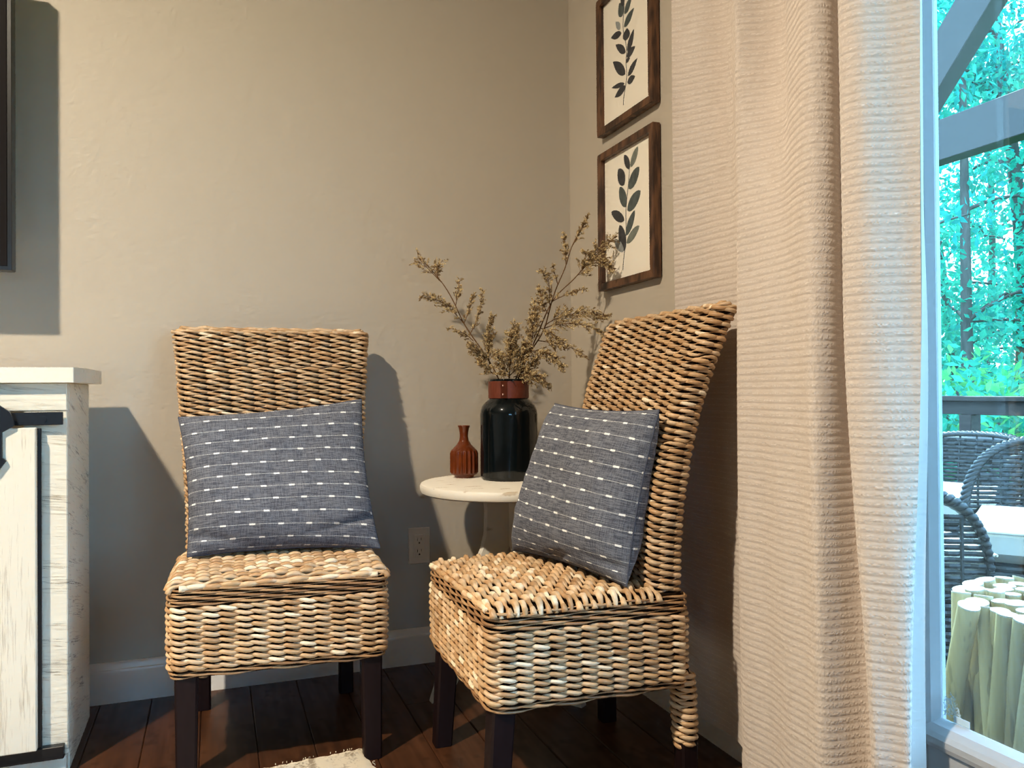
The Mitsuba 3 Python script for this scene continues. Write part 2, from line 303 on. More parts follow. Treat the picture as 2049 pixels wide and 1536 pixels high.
pl = [.0, .098, .200, .31, .42]
for a, b in zip(pl[:-1], pl[1:]):
    put('media_cabinet__door__plank', box((dx1-b+.0008, dy, .070), (dx1-a-.0008, dy+.018, .760), .0018), 'm_wash_v')
put('media_cabinet__door__edge_band', box((dx1-.42, dy+.018, .070), (dx1+.006, dy+.026, .758), .001), 'm_black_metal')
# hanger: strap with an arrow tip, hooked over the rail with a wheel
sx = -.4155-.0385
hook = Polygon([(-.06, .70), (-.004, .70), (-.004, .752), (.018, .765), (.018, .777), (.010, .795), (-.010, .810), (-.038, .826), (-.066, .826)]).buffer(-.002).buffer(.002)
m = prism(hook, .008); m.apply_transform(np.array([[1, 0, 0, sx+.0385], [0, 0, -1, dy-.001], [0, 1, 0, 0], [0, 0, 0, 1]])); put('media_cabinet__door__roller_hanger', m, 'm_black_metal', 30); labels['media_cabinet__door__roller_hanger'] = {'label': 'black metal roller hanger with arrow tip'}
tip = Polygon([(-.06, .71), (-.004, .71), (-.004, .699), (.004, .692), (-.032, .640), (-.068, .692), (-.06, .70)])
m = prism(tip, .008); m.apply_transform(np.array([[1, 0, 0, sx+.0385], [0, 0, -1, dy-.002], [0, 1, 0, 0], [0, 0, 0, 1]])); put('media_cabinet__door__hanger_tip', m, 'm_black_metal')
tag('media_cabinet', 'whitewashed wooden media cabinet with black barn door rail below the television', 'cabinet')

# ------------------------------------------------------------------ woven chairs
W, D = .467, .433
rs = np.random.default_rng(11)
TAN = np.array([[.57, .37, .20], [.50, .31, .155], [.62, .43, .26], [.43, .25, .12], [.55, .38, .22]])
DARK = np.array([[.30, .165, .075], [.24, .125, .055], [.36, .21, .10]])
def rrect(u0, u1, v0, v1, r, n=2400):
    """closed rounded rectangle, counterclockwise, as (points, normals, total length)"""
    p = Polygon([(u0+r, v0+r), (u1-r, v0+r), (u1-r, v1-r), (u0+r, v1-r)]).buffer(r, quad_segs=12).exterior
    L = p.length
    return p, L
def strand_loop(path, z, S, ph, A, rr, rz, tilt, pal, worn=0, zfun=None, per=6, ns=6):
    """one strand woven round a closed path: path = shapely ring at height z"""
    L = path.length; k = max(4, int(round(L/S/2))*2); N = k*per
    s = np.arange(N)/N*L
    P = np.array([path.interpolate(x).coords[0] for x in s]) if not isinstance(path, tuple) else None
    t = np.roll(P, -1, 0)-np.roll(P, 1, 0); t /= np.linalg.norm(t, axis=1, keepdims=True)
    nrm = np.stack([t[:, 1], -t[:, 0]], 1)
    if Polygon(P).exterior.is_ccw is False: nrm = -nrm
    a = PI*np.arange(N)/per + ph
    c, sn = np.cos(a), np.sin(a)
    wob = rs.normal(0, 1, k)[np.floor((np.arange(N)/per+.5+ph/PI)).astype(int) % k]
    Q = P + nrm*(A*np.sign(c)*np.abs(c)**.7 + .0005*wob)[:, None]
    zz = z + tilt*sn + .0003*wob
    if zfun is not None: zz = zz + zfun(P)
    bead = .5+.5*c
    size = 1+.08*wob
    C = np.column_stack([Q, zz])
    m = tube(C, rr*(.55+.45*bead)*size, ns, True, np.array([0, 0, 1.]), rz*(.38+.62*bead**.8)*size)
    idx = np.floor((np.arange(N)/per+.5+ph/PI)).astype(int) % k
    bc = pal[rs.integers(0, len(pal), k)]*rs.uniform(.82, 1.15, (k, 1))
    w = rs.random(k) < worn
    bc[w] = np.array([.80, .66, .47])*rs.uniform(.85, 1.05, (w.sum(), 1))
    col = np.repeat(bc[idx], ns, 0)*rs.uniform(.9, 1.1, (N*ns, 1))
    return mikit.ply(m, 'm_strand', True, color=np.clip(col, 0, 1))
def strand_open(C, ph_off, S, A, nvec, rr, rz, pal, worn=0, per=6, ns=6, up=None):
    """an open strand along the polyline C (dense), pushed along nvec"""
    d = np.r_[0, np.cumsum(np.linalg.norm(np.diff(C, axis=0), axis=1))]; L = d[-1]
    k = max(2, int(round(L/S))); N = k*per+1; s = np.linspace(0, L, N)
    P = np.column_stack([np.interp(s, d, C[:, j]) for j in range(3)]); nv = np.column_stack([np.interp(s, d, nvec[:, j]) for j in range(3)])
    a = PI*np.arange(N)/per+ph_off; c = np.cos(a); bead = .5+.5*c
    idx = np.clip(np.floor(np.arange(N)/per+.5+ph_off/PI).astype(int), 0, k+1)
    wob = rs.normal(0, 1, k+2)[idx]
    P = P+nv*(A*c+.0007*wob)[:, None]
    size = 1+.08*wob
    m = tube(P, rr*(.65+.35*bead)*size, ns, False, up, rz*(.6+.4*bead)*size)
    bc = pal[rs.integers(0, len(pal), k+2)]*rs.uniform(.82, 1.15, (k+2, 1))
    w = rs.random(k+2) < worn; bc[w] = np.array([.80, .66, .47])
    col = np.vstack([np.repeat(bc[idx], ns, 0), bc[:1], bc[-1:]])*rs.uniform(.92, 1.08, (N*ns+2, 1))
    return mikit.ply(m, 'm_strand', True, color=np.clip(col, 0, 1))
vc = PchipInterpolator([0, .1, .21, .44, .56, .66, .765, .83, .90, .98, 1.02], [.414, .411, .405, .391, .396, .409, .430, .449, .474, .507, .526])
vt = PchipInterpolator([.0, .25, .45, .56, .7, .83, .98, 1.02], [.062, .062, .078, .078, .074, .070, .058, .054])
ins = PchipInterpolator([.20, .43, .6, .775, .9, 1.02], [.004, .014, .008, -.006, -.018, -.034])
ZT = .995
def back_ring(z, shrink=0.0):
    t = float(vt(min(z, 1.02)))-.010; c = float(vc(min(z, 1.02))); i = float(ins(min(z, 1.02)))+.005
    r = min(.028, t*.45)
    e = max(.004, t/2-shrink)
    return Polygon([(i+shrink, c-e), (W-i-shrink, c-e), (W-i-shrink, c+e), (i+shrink, c+e)]).buffer(-min(r, e*.9)).buffer(min(r, e*.9), quad_segs=8).exterior
def chair_parts():
    """list of (key suffix, shape dict) in the chair's own axes: u right, v back, z up"""
    out = []
    def core(ring_of, zs):
        rings = []
        for z in zs:
            p = ring_of(z); q = [p.interpolate(x).coords[0] for x in np.arange(96)/96*p.length]
            rings.append(np.column_stack([np.array(q), np.full(96, z)]))
        R = np.array(rings); R = np.concatenate([R, R[:, :1]], 1)
        m = grid_mesh(R)
        for k in (0, -1):
            c = R[k].mean(0); V = np.vstack([R[k][:-1], c]); F = [[i, (i+1) % 96, 96] for i in range(96)]
            m = cat(m, trimesh.Trimesh(V, F, process=False))
        return m
    inr = lambda p, d: Polygon(p).buffer(-d).exterior
    # backrest
    out.append(('backrest', mikit.ply(core(lambda z: inr(back_ring(z), .0045), np.linspace(.40, ZT, 24)), 'm_core')))
    z, k = .4215, 0; pitch = .0146
    while z < ZT:
        ring = back_ring(z)
        for h in (0, 1):
            out.append(('backrest__strand', strand_loop(ring, z+h*pitch*.46, .0285, PI*h, .0038, .0050, .0050, .0020, TAN*.92, .03)))
        z += pitch; k += 1
    for q, (sh, dz) in enumerate(((.006, .004), (.014, .010), (.021, .013))):
        out.append(('backrest__strand', strand_loop(back_ring(ZT, sh), ZT+dz, .030, PI*(q % 2), .002, .0056, .0062, .001, TAN*.92, .02)))
    # seat block
    ring0 = rrect(.004, W-.004, .004, D-.004, .026)[0]
    def block_ring(z): return Polygon(ring0).buffer(.002*math.sin((z-.23)/.2*PI)).exterior
    out.append(('seat', mikit.ply(core(lambda z: inr(block_ring(z), .0065), [.226, .26, .33, .40, .418]), 'm_core')))
    pitch = .0136; z = .249
    while z < .378:
        for h in (0, 1):
            out.append(('seat__strand', strand_loop(block_ring(z), z+h*.0012, .0335, PI*h, .0038, .0052, .0051, .0026, TAN, .11)))
        z += pitch
    for k in range(6):
        out.append(('seat__band_reed', strand_loop(Polygon(block_ring(.40)).buffer(.002).exterior, .3825+k*.0062, .046, PI*(k % 2), .0022, .0030, .0033, .0012, DARK*1.2, .0, ns=5)))
    for k in range(3):
        out.append(('seat__rim_reed', strand_loop(Polygon(block_ring(.23)).buffer(.0005-.002*(2-k)).exterior, .229+k*.0050, .060, PI*(k % 2), .0025, .0032, .0032, .0020, DARK*1.15, .0, ns=5)))
    # seat top: strands from side to side, turned down over the edges
    v, k = .010, 0
    while v < .372:
        zt = .424+.004*math.sin(PI*min(1, v/.4))
        iv = .026-math.sqrt(max(.026**2-(.026-min(v, .026))**2, 0)); uu = np.linspace(.014+iv, W-.014-iv, 60); crown = .004*np.sin(PI*(uu-.014)/(W-.028))
        C = np.column_stack([uu, np.full(60, v), zt+crown]); N = np.tile([0, 0, 1.], (60, 1))
        e0 = np.array([[-.0015+iv, v, .407], [.001+iv, v, .415], [.006+iv, v, .421]]); e1 = np.array([[W-.006-iv, v, .421], [W-.001-iv, v, .415], [W+.0015-iv, v, .407]])
        C = np.vstack([e0, C, e1]); N = np.vstack([[-.9, 0, .3], [-.7, 0, .7], [-.4, 0, .9], N, [.4, 0, .9], [.7, 0, .7], [.9, 0, .3]])
        out.append(('seat__top_strand', strand_open(C, PI*(k % 2), .0265, .0030, N, .0070, .0068, TAN*1.06, .08, up=np.array([0, -1e-6, 1.]))))
        v += .0158; k += 1
    # front lip strand
    for h in (0, 1):
        uu = np.linspace(.024, W-.024, 60); C = np.column_stack([uu, np.full(60, .0045), np.full(60, .4165+.003*h)])
        out.append(('seat__lip_strand', strand_open(C, PI*h, .036, .0030, np.tile([0, -.8, .5], (60, 1)), .0060, .0066, TAN*1.08, .25)))
    # legs
    def leg(u0, v0, w0, w1, z0, z1, du=0, dv=0):
        V = []
        for z, w, a in ((z0, w1, 1), (z1, w0, 0)):
            for su, sv in ((0, 0), (1, 0), (1, 1), (0, 1)):
                for c in ((.004, 0), (0, .004)):
                    uu = u0+du*a+(w0-w)/2+(c[0] if su == 0 else w-c[0]); vv = v0+dv*a+(w0-w)/2+(c[1] if sv == 0 else w-c[1])
                    V.append((uu, vv, z))
        return trimesh.Trimesh(V).convex_hull
    out.append(('leg', mikit.ply(leg(.013, .012, .047, .040, 0, .235, 0, -.015), 'm_leg')))
    out.append(('leg', mikit.ply(leg(W-.060, .012, .047, .040, 0, .235, 0, -.015), 'm_leg')))
    vl = PchipInterpolator([0, .12, .24, .30], [.447, .444, .437, .425])
    for s in (0, 1):
        u0 = .026 if s == 0 else W-.026-.044
        lr = lambda z, u0=u0: Polygon([(u0, float(vl(z))-.021), (u0+.044, float(vl(z))-.021), (u0+.044, float(vl(z))+.021), (u0, float(vl(z))+.021)]).buffer(-.019).buffer(.019, quad_segs=8).exterior
        q = 'leg_%03d' % (2+s)
        c0 = float(vl(.05))
        out.append((q, mikit.ply(cat(core(lambda z: inr(lr(z), .006), [.088, .12, .18, .26]), leg(u0+.003, c0-.019, .038, .038, 0, .10)), 'm_leg')))
        z = .092; k = 0
        while z < .240:
            for h in (0, 1):
                out.append((q+'__strand', strand_loop(Polygon(lr(z)).buffer(-.004 if z < .10 else 0).exterior, z+h*.0065, .031, PI*h, .0028, .0052, .0056, .002, TAN, .12)))
            z += .0142; k += 1
    return out
PARTS = chair_parts()
s, c = math.sin(-.039), math.cos(-.039)
CH1 = mat4((c, s, 0), (-s, c, 0), (0, 0, 1), (-.096, 1.835, 0))
s, c = math.sin(-.014), math.cos(-.014)
CH2 = mat4((s, -c, 0), (c, s, 0), (0, 0, 1), (.474-W*s, 1.411+W*c, 0))
for name, M in (('woven_chair', CH1), ('woven_chair_001', CH2)):
    for suf, shp in PARTS: put(name+'__'+suf, shp, None, to_world=M)
tag('woven_chair', 'woven banana leaf dining chair facing the camera beside the whitewashed cabinet', 'chair', 'woven dining chairs')
tag('woven_chair_001', 'woven banana leaf dining chair turned sideways with its back to the curtain', 'chair', 'woven dining chairs')

# ------------------------------------------------------------------ pillows
def pillow(name, corners, size, thick, nrm, sag=0, rot=0.0, seed=0, n=72):
    """corners: bottom-left, bottom-right, top-right, top-left of the seam plane; nrm: front direction"""
    BL, BR, TR, TL = [np.array(q, float) for q in corners]; nrm = np.array(nrm, float)/np.linalg.norm(nrm)
    a = np.linspace(-1, 1, n); a = np.sign(a)*(1-(1-np.abs(a))**1.6); U, V = np.meshgrid(a, a)
    # sides curve inwards between the corners
    pin = .055
    u2 = U*(1-pin*(1-V**2)**1.0*np.abs(U)**3); v2 = V*(1-pin*(1-U**2)*np.abs(V)**3)
    s, t = (u2+1)/2, (v2+1)/2
    P0 = ((1-s)*(1-t))[..., None]*BL+(s*(1-t))[..., None]*BR+(s*t)[..., None]*TR+((1-s)*t)[..., None]*TL
    prof = np.maximum(1-np.abs(U)**2.8, 0)**.5*np.maximum(1-np.abs(V)**2.8, 0)**.5
    low = np.exp(-((V+.55)/.5)**2)
    wr = meshkit.fbm(np.stack([U*2.2+seed, V*2.2, U*0+seed], -1), 3)-.5
    wr2 = meshkit.fbm(np.stack([U*1.2+V*4.5+seed, V*1.1-U*1.0, U*0+seed+5], -1), 3)-.5
    parts = []
    for sgn in (1, -1):
        off = thick*prof*(1+sag*low)*(1 if sgn > 0 else .9)+sgn*0+prof*(.022*wr+.010*wr2)
        if sgn > 0:   # creases at the lower corners
            for (cu, cv, du, dv, w, h) in CREASE.get(name, []):
                e = np.array([du, dv])/math.hypot(du, dv)
                al = (U-cu)*e[0]+(V-cv)*e[1]; ac = -(U-cu)*e[1]+(V-cv)*e[0]+.10*al**2
                off = off-h*np.exp(-(ac/w)**2)*np.clip(1-al/math.hypot(du, dv), 0, 1)*(al > -.05)*np.minimum(1, prof*4)
        P = P0+nrm*(sgn*np.maximum(off, 0))[..., None]
        h = n//2; arc = lambda Q: np.r_[0, np.cumsum(np.linalg.norm(np.diff(Q, axis=0), axis=1))]
        au, av = arc(P[h]), arc(P[:, h]); UU, VV = np.meshgrid(au-au[h], av-av[h])
        uv = np.stack([UU*math.cos(rot)-VV*math.sin(rot), UU*math.sin(rot)+VV*math.cos(rot)], -1)+1.0
        g = grid_mesh(P)
        if sgn < 0: g.invert()
        parts.append((g, uv.reshape(-1, 2)))
    nn = np.cross(parts[0][0].vertices[1]-parts[0][0].vertices[0], parts[0][0].vertices[n]-parts[0][0].vertices[0])
    m = cat(parts[0][0], parts[1][0])
    put(name+'__cover', trimesh.Trimesh(m.vertices, m.faces, process=False), 'm_denim', True, uv=np.vstack([parts[0][1], parts[1][1]]))
    edge = np.vstack([P0[0], P0[1:, -1], P0[-1, -2::-1], P0[-2:0:-1, 0]])
    put(name+'__seam', tube(edge, .0016, 5, True), 'm_denim_plain', True)
CREASE = {'pillow': [(-.98, -.72, .75, -.22, .050, .018), (.98, -.60, -.9, -.35, .045, .016), (.25, .98, -.02, -.22, .05, .010)],
          'pillow_001': [(-.05, -.95, .55, .18, .06, .018), (.98, -.80, -.5, .02, .045, .014)]}
pillow('pillow', [(-.062, 2.075, .440), (.388, 2.005, .440), (.372, 2.170, .812), (-.084, 2.160, .772)], (.46, .40), .060, (.06, -.93, .34), .25, .035, 1)
tag('pillow', 'blue grey denim pillow with white dashes leaning on the chair beside the cabinet', 'pillow', 'denim pillows on the chairs')
pillow('pillow_001', [(.690, 1.862, .438), (.775, 1.435, .436), (.842, 1.415, .790), (.795, 1.835, .798)], (.43, .40), .072, (-.98, -.04, .22), .2, .035, 4)
tag('pillow_001', 'blue grey denim pillow with white dashes leaning on the chair beside the curtain', 'pillow', 'denim pillows on the chairs')

# ------------------------------------------------------------------ side table, vases, dried stems
TC = np.array([.775, 2.115]); TZ = .578
top = lathe([(0, TZ-.028), (.238, TZ-.028), (.246, TZ-.024), (.249, TZ-.018), (.250, TZ-.008), (.247, TZ-.002), (.243, TZ), (0, TZ)], 96)
top.apply_translation([*TC, 0]); put('side_table__tabletop', top, 'm_table_white', 35)
legp = Polygon([(.0, TZ-.028), (.070, TZ-.028), (.056, .50), (.052, .45), (.058, .38), (.080, .30), (.115, .21), (.165, .10), (.222, 0), (.262, 0), (.262, .012), (.205, .012), (.13, .0+.02), (.0, .40)])
out_e = [(.076, TZ-.028), (.072, .50), (.074, .44), (.084, .40), (.098, .366), (.126, .30), (.158, .22), (.198, .11), (.236, .0)]
in_e = [(.190, .0), (.130, .10), (.085, .20), (.045, .31), (.0, .415)]
legp = Polygon([(0, TZ-.028)]+out_e+in_e)
for a in (184, 304, 64):
    m = prism(legp, .024, -.012); m.apply_transform(np.array([[1, 0, 0, 0], [0, 0, -1, 0], [0, 1, 0, 0], [0, 0, 0, 1]]))
    m.apply_transform(trimesh.transformations.rotation_matrix(math.radians(a), [0, 0, 1])); m.apply_translation([*TC, 0])
    put('side_table__leg', m, 'm_table_white')
tag('side_table', 'small round white distressed side table in the corner between the two woven chairs', 'side table')

VC = np.array([.796, 2.172])
vp = [(0, .004), (.066, .004), (.074, 0), (.079, .003), (.0825, .012), (.0825, .185), (.081, .197), (.076, .210), (.067, .221), (.058, .228), (.0545, .234), (.0545, .278), (.0555, .283), (.0535, .287), (.049, .285), (.048, .235), (.074, .205), (.076, .02), (0, .015)]
m = lathe(vp, 96); m.apply_translation([*VC, TZ]); put('dark_vase__body', m, 'm_teal_glass', 40)
col = lathe([(.0548, .232), (.0580, .232), (.0585, .234), (.0585, .279), (.0580, .281), (.0548, .281)], 96); col.apply_translation([*VC, TZ])
put('dark_vase__collar', col, 'm_leather', 40); labels['dark_vase__collar'] = {'label': 'reddish brown leather band around the neck'}
a0 = math.radians(197)
tabd = np.array([math.cos(a0), math.sin(a0), 0]); tabn = np.array([-math.sin(a0)*-1, -math.cos(a0), 0]); 
fr = np.array([.33, -.944, 0])      # direction towards the viewer's side
sd = np.array([-.944, -.33, 0])     # to the left
M = np.eye(4); M[:3, 0], M[:3, 1], M[:3, 2] = sd, fr, [0, 0, 1]; M[:3, 3] = [*VC, TZ]
tabm = box((.040, .0405, .232), (.066, .0440, .281), .0012); tabm.apply_transform(M)
put('dark_vase__collar__tab', tabm, 'm_leather')
for zz in (.2435, .268):
    rv = trimesh.creation.icosphere(2, .0032); rv.apply_scale([1, .6, 1]); rv.apply_translation([.0565, .0445, zz]); rv.apply_transform(M)
    put('dark_vase__collar__rivet', rv, 'm_brass', True)
tag('dark_vase', 'dark teal glazed jar with a leather collar holding dried stems on the white side table', 'vase')

AC = np.array([.688, 2.262])
ap = [(0, .002), (.024, .002), (.026, 0), (.028, .003), (.030, .007), (.037, .010), (.0405, .016), (.0405, .070), (.038, .079), (.030, .088), (.021, .097), (.0145, .108), (.0122, .120), (.0128, .132), (.0155, .145), (.0178, .151), (.0172, .1525), (.014, .150), (.010, .12), (0, .11)]
ap2 = []
for (r0, z0), (r1, z1) in zip(ap[:-1], ap[1:]):
    for q in np.linspace(0, 1, 4)[:-1]: ap2.append((r0+(r1-r0)*q, z0+(z1-z0)*q))
ap2.append(ap[-1])
def flute(z, a):
    w = np.clip((z-.010)/.008, 0, 1)*np.clip((.086-z)/.014, 0, 1)
    return w*(-.0042*np.abs(np.sin(a*9))**1.6+.0010)*(np.ones_like(z) > 0)
m = lathe(ap2, 180, lambda z, a: flute(z, a)*(np.array([r for r, _ in ap2])[:, None] > .02)); m.apply_translation([*AC, TZ])
put('amber_bud_vase', m, 'm_amber', 50)
tag('amber_bud_vase', 'small glossy amber brown fluted bud vase beside the dark jar on the side table', 'vase')

def spline(P, n=40):
    P = np.array(P, float); k = min(3, len(P)-1); tck, _ = splprep(P.T, s=0, k=k); return np.array(splev(np.linspace(0, 1, n), tck)).T
def seeds_mesh(Q, Dv, L, R, rg):
    """little seed heads: 4-sided spindles at Q along Dv"""
    n = len(Q); Dv = Dv/np.linalg.norm(Dv, axis=1, keepdims=True)
    a = np.cross(Dv, rg.normal(size=(n, 3))); a /= np.linalg.norm(a, axis=1, keepdims=True); b = np.cross(Dv, a)
    V = np.stack([Q, Q+Dv*L[:, None]*.45+a*R[:, None], Q+Dv*L[:, None]*.45+b*R[:, None], Q+Dv*L[:, None]*.45-a*R[:, None], Q+Dv*L[:, None]*.45-b*R[:, None], Q+Dv*L[:, None]], 1).reshape(-1, 3)
    f = np.array([[0, 2, 1], [0, 3, 2], [0, 4, 3], [0, 1, 4], [5, 1, 2], [5, 2, 3], [5, 3, 4], [5, 4, 1]])
    F = (f[None]+(np.arange(n)*6)[:, None, None]).reshape(-1, 3)
    return trimesh.Trimesh(V, F, process=False)
def dried_stem(name, main, sprays, seed, label):
    rg = np.random.default_rng(seed); C = spline(main, 60)
    put(name+'__stalk', tube(C, np.linspace(.0026, .0011, 60), 7), 'm_dry_stem', True)
    QS, DS = [], []
    def sprig(P, rad, dens, fan):
        P = spline(P, 30); d = np.gradient(P, axis=0); d /= np.linalg.norm(d, axis=1, keepdims=True)
        put(name+'__twig', tube(P, np.linspace(.0014, .0006, 30), 5), 'm_dry_stem', True)
        L = np.linalg.norm(np.diff(P, axis=0), axis=1).sum(); tw = []
        for _ in range(int(1.15*dens*L)):
            i = rg.integers(3, 30); q = P[i]; s = rad*1.3*(1-.55*i/30)*rg.uniform(.5, 1.1)
            side = np.cross(d[i], rg.normal(size=3)); side /= np.linalg.norm(side)
            dd = d[i]*rg.uniform(.5, 1.1)+side*fan*rg.uniform(.5, 1.1); dd /= np.linalg.norm(dd)
            e = q+dd*s+np.array([0, 0, -.10*s]); tw.append((q, e))
            nS = int(7+s*300)
            for w in rg.uniform(.25, 1.02, nS):
                p = q+(e-q)*w; o = dd*.8+rg.normal(size=3)*.55
                QS.append(p+rg.normal(size=3)*.0012); DS.append(o)
        if tw:
            put(name+'__twig', cat(*[tube(np.array([a, (a+b)/2+rg.normal(size=3)*.001, b]), .0005, 3, caps=False) for a, b in tw]), 'm_dry_stem')
    for P, rad, dens, fan in sprays: sprig(P, rad, dens, fan)
    n = len(QS); m = seeds_mesh(np.array(QS), np.array(DS), rg.uniform(.0040, .0085, n), rg.uniform(.0009, .0019, n), rg)
    k = put(name+'__seed_heads', m, 'm_dry_seed'); labels[k] = {'kind': 'stuff', 'label': 'tiny dry tan seed heads'}
    tag(name, label, 'dried stem', 'dried stems in the dark vase')
R0 = np.array([.796, 2.172, TZ+.06])
dried_stem('dried_stem', [R0, (.770, 2.180, .863), (.725, 2.190, .945), (.672, 2.202, 1.026), (.638, 2.214, 1.102), (.613, 2.223, 1.144), (.585, 2.233, 1.180), (.552, 2.243, 1.215)], [
    ([(.613, 2.223, 1.144), (.585, 2.236, 1.175), (.552, 2.25, 1.215)], .045, 210, .95),
    ([(.605, 2.225, 1.15), (.600, 2.215, 1.18), (.612, 2.205, 1.205)], .025, 220, .8),
    ([(.672, 2.202, 1.026), (.630, 2.195, 1.065), (.585, 2.185, 1.090), (.548, 2.175, 1.098)], .030, 300, .8),
    ([(.650, 2.21, 1.075), (.655, 2.20, 1.115), (.657, 2.19, 1.145)], .024, 240, .7),
    ([(.672, 2.202, 1.026), (.690, 2.20, 1.07), (.700, 2.195, 1.115)], .020, 190, .55),
    ([(.690, 2.20, .995), (.715, 2.19, 1.06), (.722, 2.18, 1.12)], .022, 190, .5),
    ([(.700, 2.20, .975), (.665, 2.20, 1.0), (.625, 2.20, 1.012)], .018, 200, .7),
    ([(.745, 2.19, .900), (.735, 2.165, .97), (.738, 2.15, 1.035)], .036, 430, .6),
    ([(.745, 2.19, .900), (.700, 2.17, .945), (.680, 2.15, .96)], .032, 430, .7),
    ([(.755, 2.185, .88), (.720, 2.15, .90), (.700, 2.13, .915)], .026, 420, .7),
], 21, 'long dried brown stem leaning left out of the dark vase')
dried_stem('dried_stem_001', [R0, (.815, 2.165, .863), (.853, 2.14, .945), (.888, 2.122, 1.008), (.900, 2.118, 1.05), (.909, 2.114, 1.086), (.925, 2.106, 1.135), (.947, 2.097, 1.19), (.962, 2.092, 1.24), (.985, 2.083, 1.285), (1.006, 2.075, 1.327)], [
    ([(.962, 2.092, 1.24), (.985, 2.083, 1.285), (1.006, 2.075, 1.327)], .024, 240, .6),
    ([(.947, 2.097, 1.19), (.942, 2.09, 1.235), (.938, 2.085, 1.275)], .022, 250, .7),
    ([(.925, 2.106, 1.135), (.912, 2.10, 1.17), (.905, 2.09, 1.185)], .016, 160, .6),
    ([(.905, 2.116, 1.07), (.895, 2.10, 1.13), (.880, 2.09, 1.165), (.862, 2.08, 1.170)], .024, 260, .7),
    ([(.909, 2.114, 1.086), (.945, 2.085, 1.105), (.985, 2.06, 1.118)], .018, 180, .6),
    ([(.900, 2.118, 1.05), (.880, 2.11, 1.08), (.868, 2.10, 1.115)], .030, 360, .7),
    ([(.893, 2.12, 1.02), (.94, 2.09, 1.045), (.99, 2.06, 1.050), (1.035, 2.03, 1.040)], .040, 420, .75),
    ([(.890, 2.12, 1.01), (.93, 2.07, 1.02), (.98, 2.03, 1.01), (1.015, 2.01, .99)], .030, 260, .7),
    ([(.870, 2.13, .975), (.915, 2.10, .965), (.965, 2.07, .945), (.988, 2.06, .93)], .026, 200, .8),
    ([(.853, 2.14, .945), (.850, 2.11, 1.01), (.852, 2.10, 1.07)], .042, 480, .7),
    ([(.835, 2.15, .91), (.80, 2.12, .97), (.795, 2.10, 1.02)], .034, 460, .65),
    ([(.853, 2.14, .945), (.895, 2.09, .93), (.925, 2.07, .90)], .032, 420, .8),
    ([(.825, 2.16, .88), (.845, 2.10, .91), (.86, 2.08, .935)], .034, 480, .8),
], 22, 'long dried brown stem leaning right out of the dark vase towards the pictures')
dried_stem('dried_stem_002', [R0, (.935, 2.055, 1.085) if False else (.82, 2.15, .87), (.875, 2.12, 1.01), (.918, 2.105, 1.10), (.968, 2.09, 1.15), (1.01, 2.07, 1.205), (1.049, 2.055, 1.245), (1.072, 2.04, 1.258)], [
    ([(.968, 2.09, 1.15), (1.01, 2.07, 1.205), (1.049, 2.055, 1.245), (1.072, 2.04, 1.258)], .040, 330, .8),
    ([(.99, 2.08, 1.175), (1.025, 2.05, 1.20), (1.050, 2.03, 1.185)], .034, 300, .8),
    ([(.985, 2.08, 1.17), (.990, 2.06, 1.205), (.985, 2.05, 1.225)], .026, 240, .8),
    ([(1.02, 2.065, 1.215), (1.045, 2.04, 1.205), (1.055, 2.02, 1.175)], .024, 200, .8),
    ([(.875, 2.12, 1.01), (.90, 2.07, .985), (.92, 2.05, .96)], .030, 300, .8),
], 23, 'dried stem with a bushy head reaching in front of the lower botanical picture')
dried_stem('dried_stem_003', [R0, (.790, 2.15, .87), (.783, 2.12, .93), (.775, 2.09, .985)], [
    ([(.788, 2.14, .88), (.783, 2.12, .93), (.775, 2.09, .985)], .042, 560, .8),
    ([(.788, 2.14, .875), (.815, 2.11, .92), (.820, 2.09, .965)], .040, 560, .8),
    ([(.788, 2.14, .87), (.750, 2.11, .90), (.738, 2.09, .935)], .036, 520, .8),
    ([(.80, 2.14, .87), (.835, 2.09, .875), (.865, 2.07, .865)], .030, 420, .8),
    ([(.81, 2.15, .87), (.85, 2.11, .86), (.885, 2.09, .845)], .024, 260, .8),
], 24, 'short bushy dried stem at the mouth of the dark vase')

# ------------------------------------------------------------------ framed pictures
LOW = [(1.987,1.451,2.018,1.498,1.986,1.473,2.018,1.476,0),(1.981,1.454,1.939,1.5,1.947,1.471,1.973,1.483,2),(2.019,1.414,2.054,1.467,2.012,1.439,2.061,1.442,0),(1.993,1.396,1.933,1.442,1.943,1.41,1.982,1.429,1),(2.01,1.349,2.047,1.414,2.006,1.38,2.05,1.383,1),(2.002,1.337,1.927,1.375,1.943,1.345,1.985,1.368,1),(2.021,1.313,2.099,1.353,2.043,1.341,2.075,1.325,0),(2.011,1.268,1.96,1.328,1.971,1.292,2.001,1.303,1),(2.02,1.226,2.049,1.305,2.012,1.263,2.057,1.267,0),(2.009,1.246,1.936,1.281,1.957,1.256,1.987,1.272,2),(2.026,1.226,2.083,1.269,2.037,1.251,2.071,1.243,3)]
LOWS = [(1.989,1.453),(1.998,1.396),(2.01,1.342),(2.011,1.28),(2.02,1.23),(2.032,1.172)]
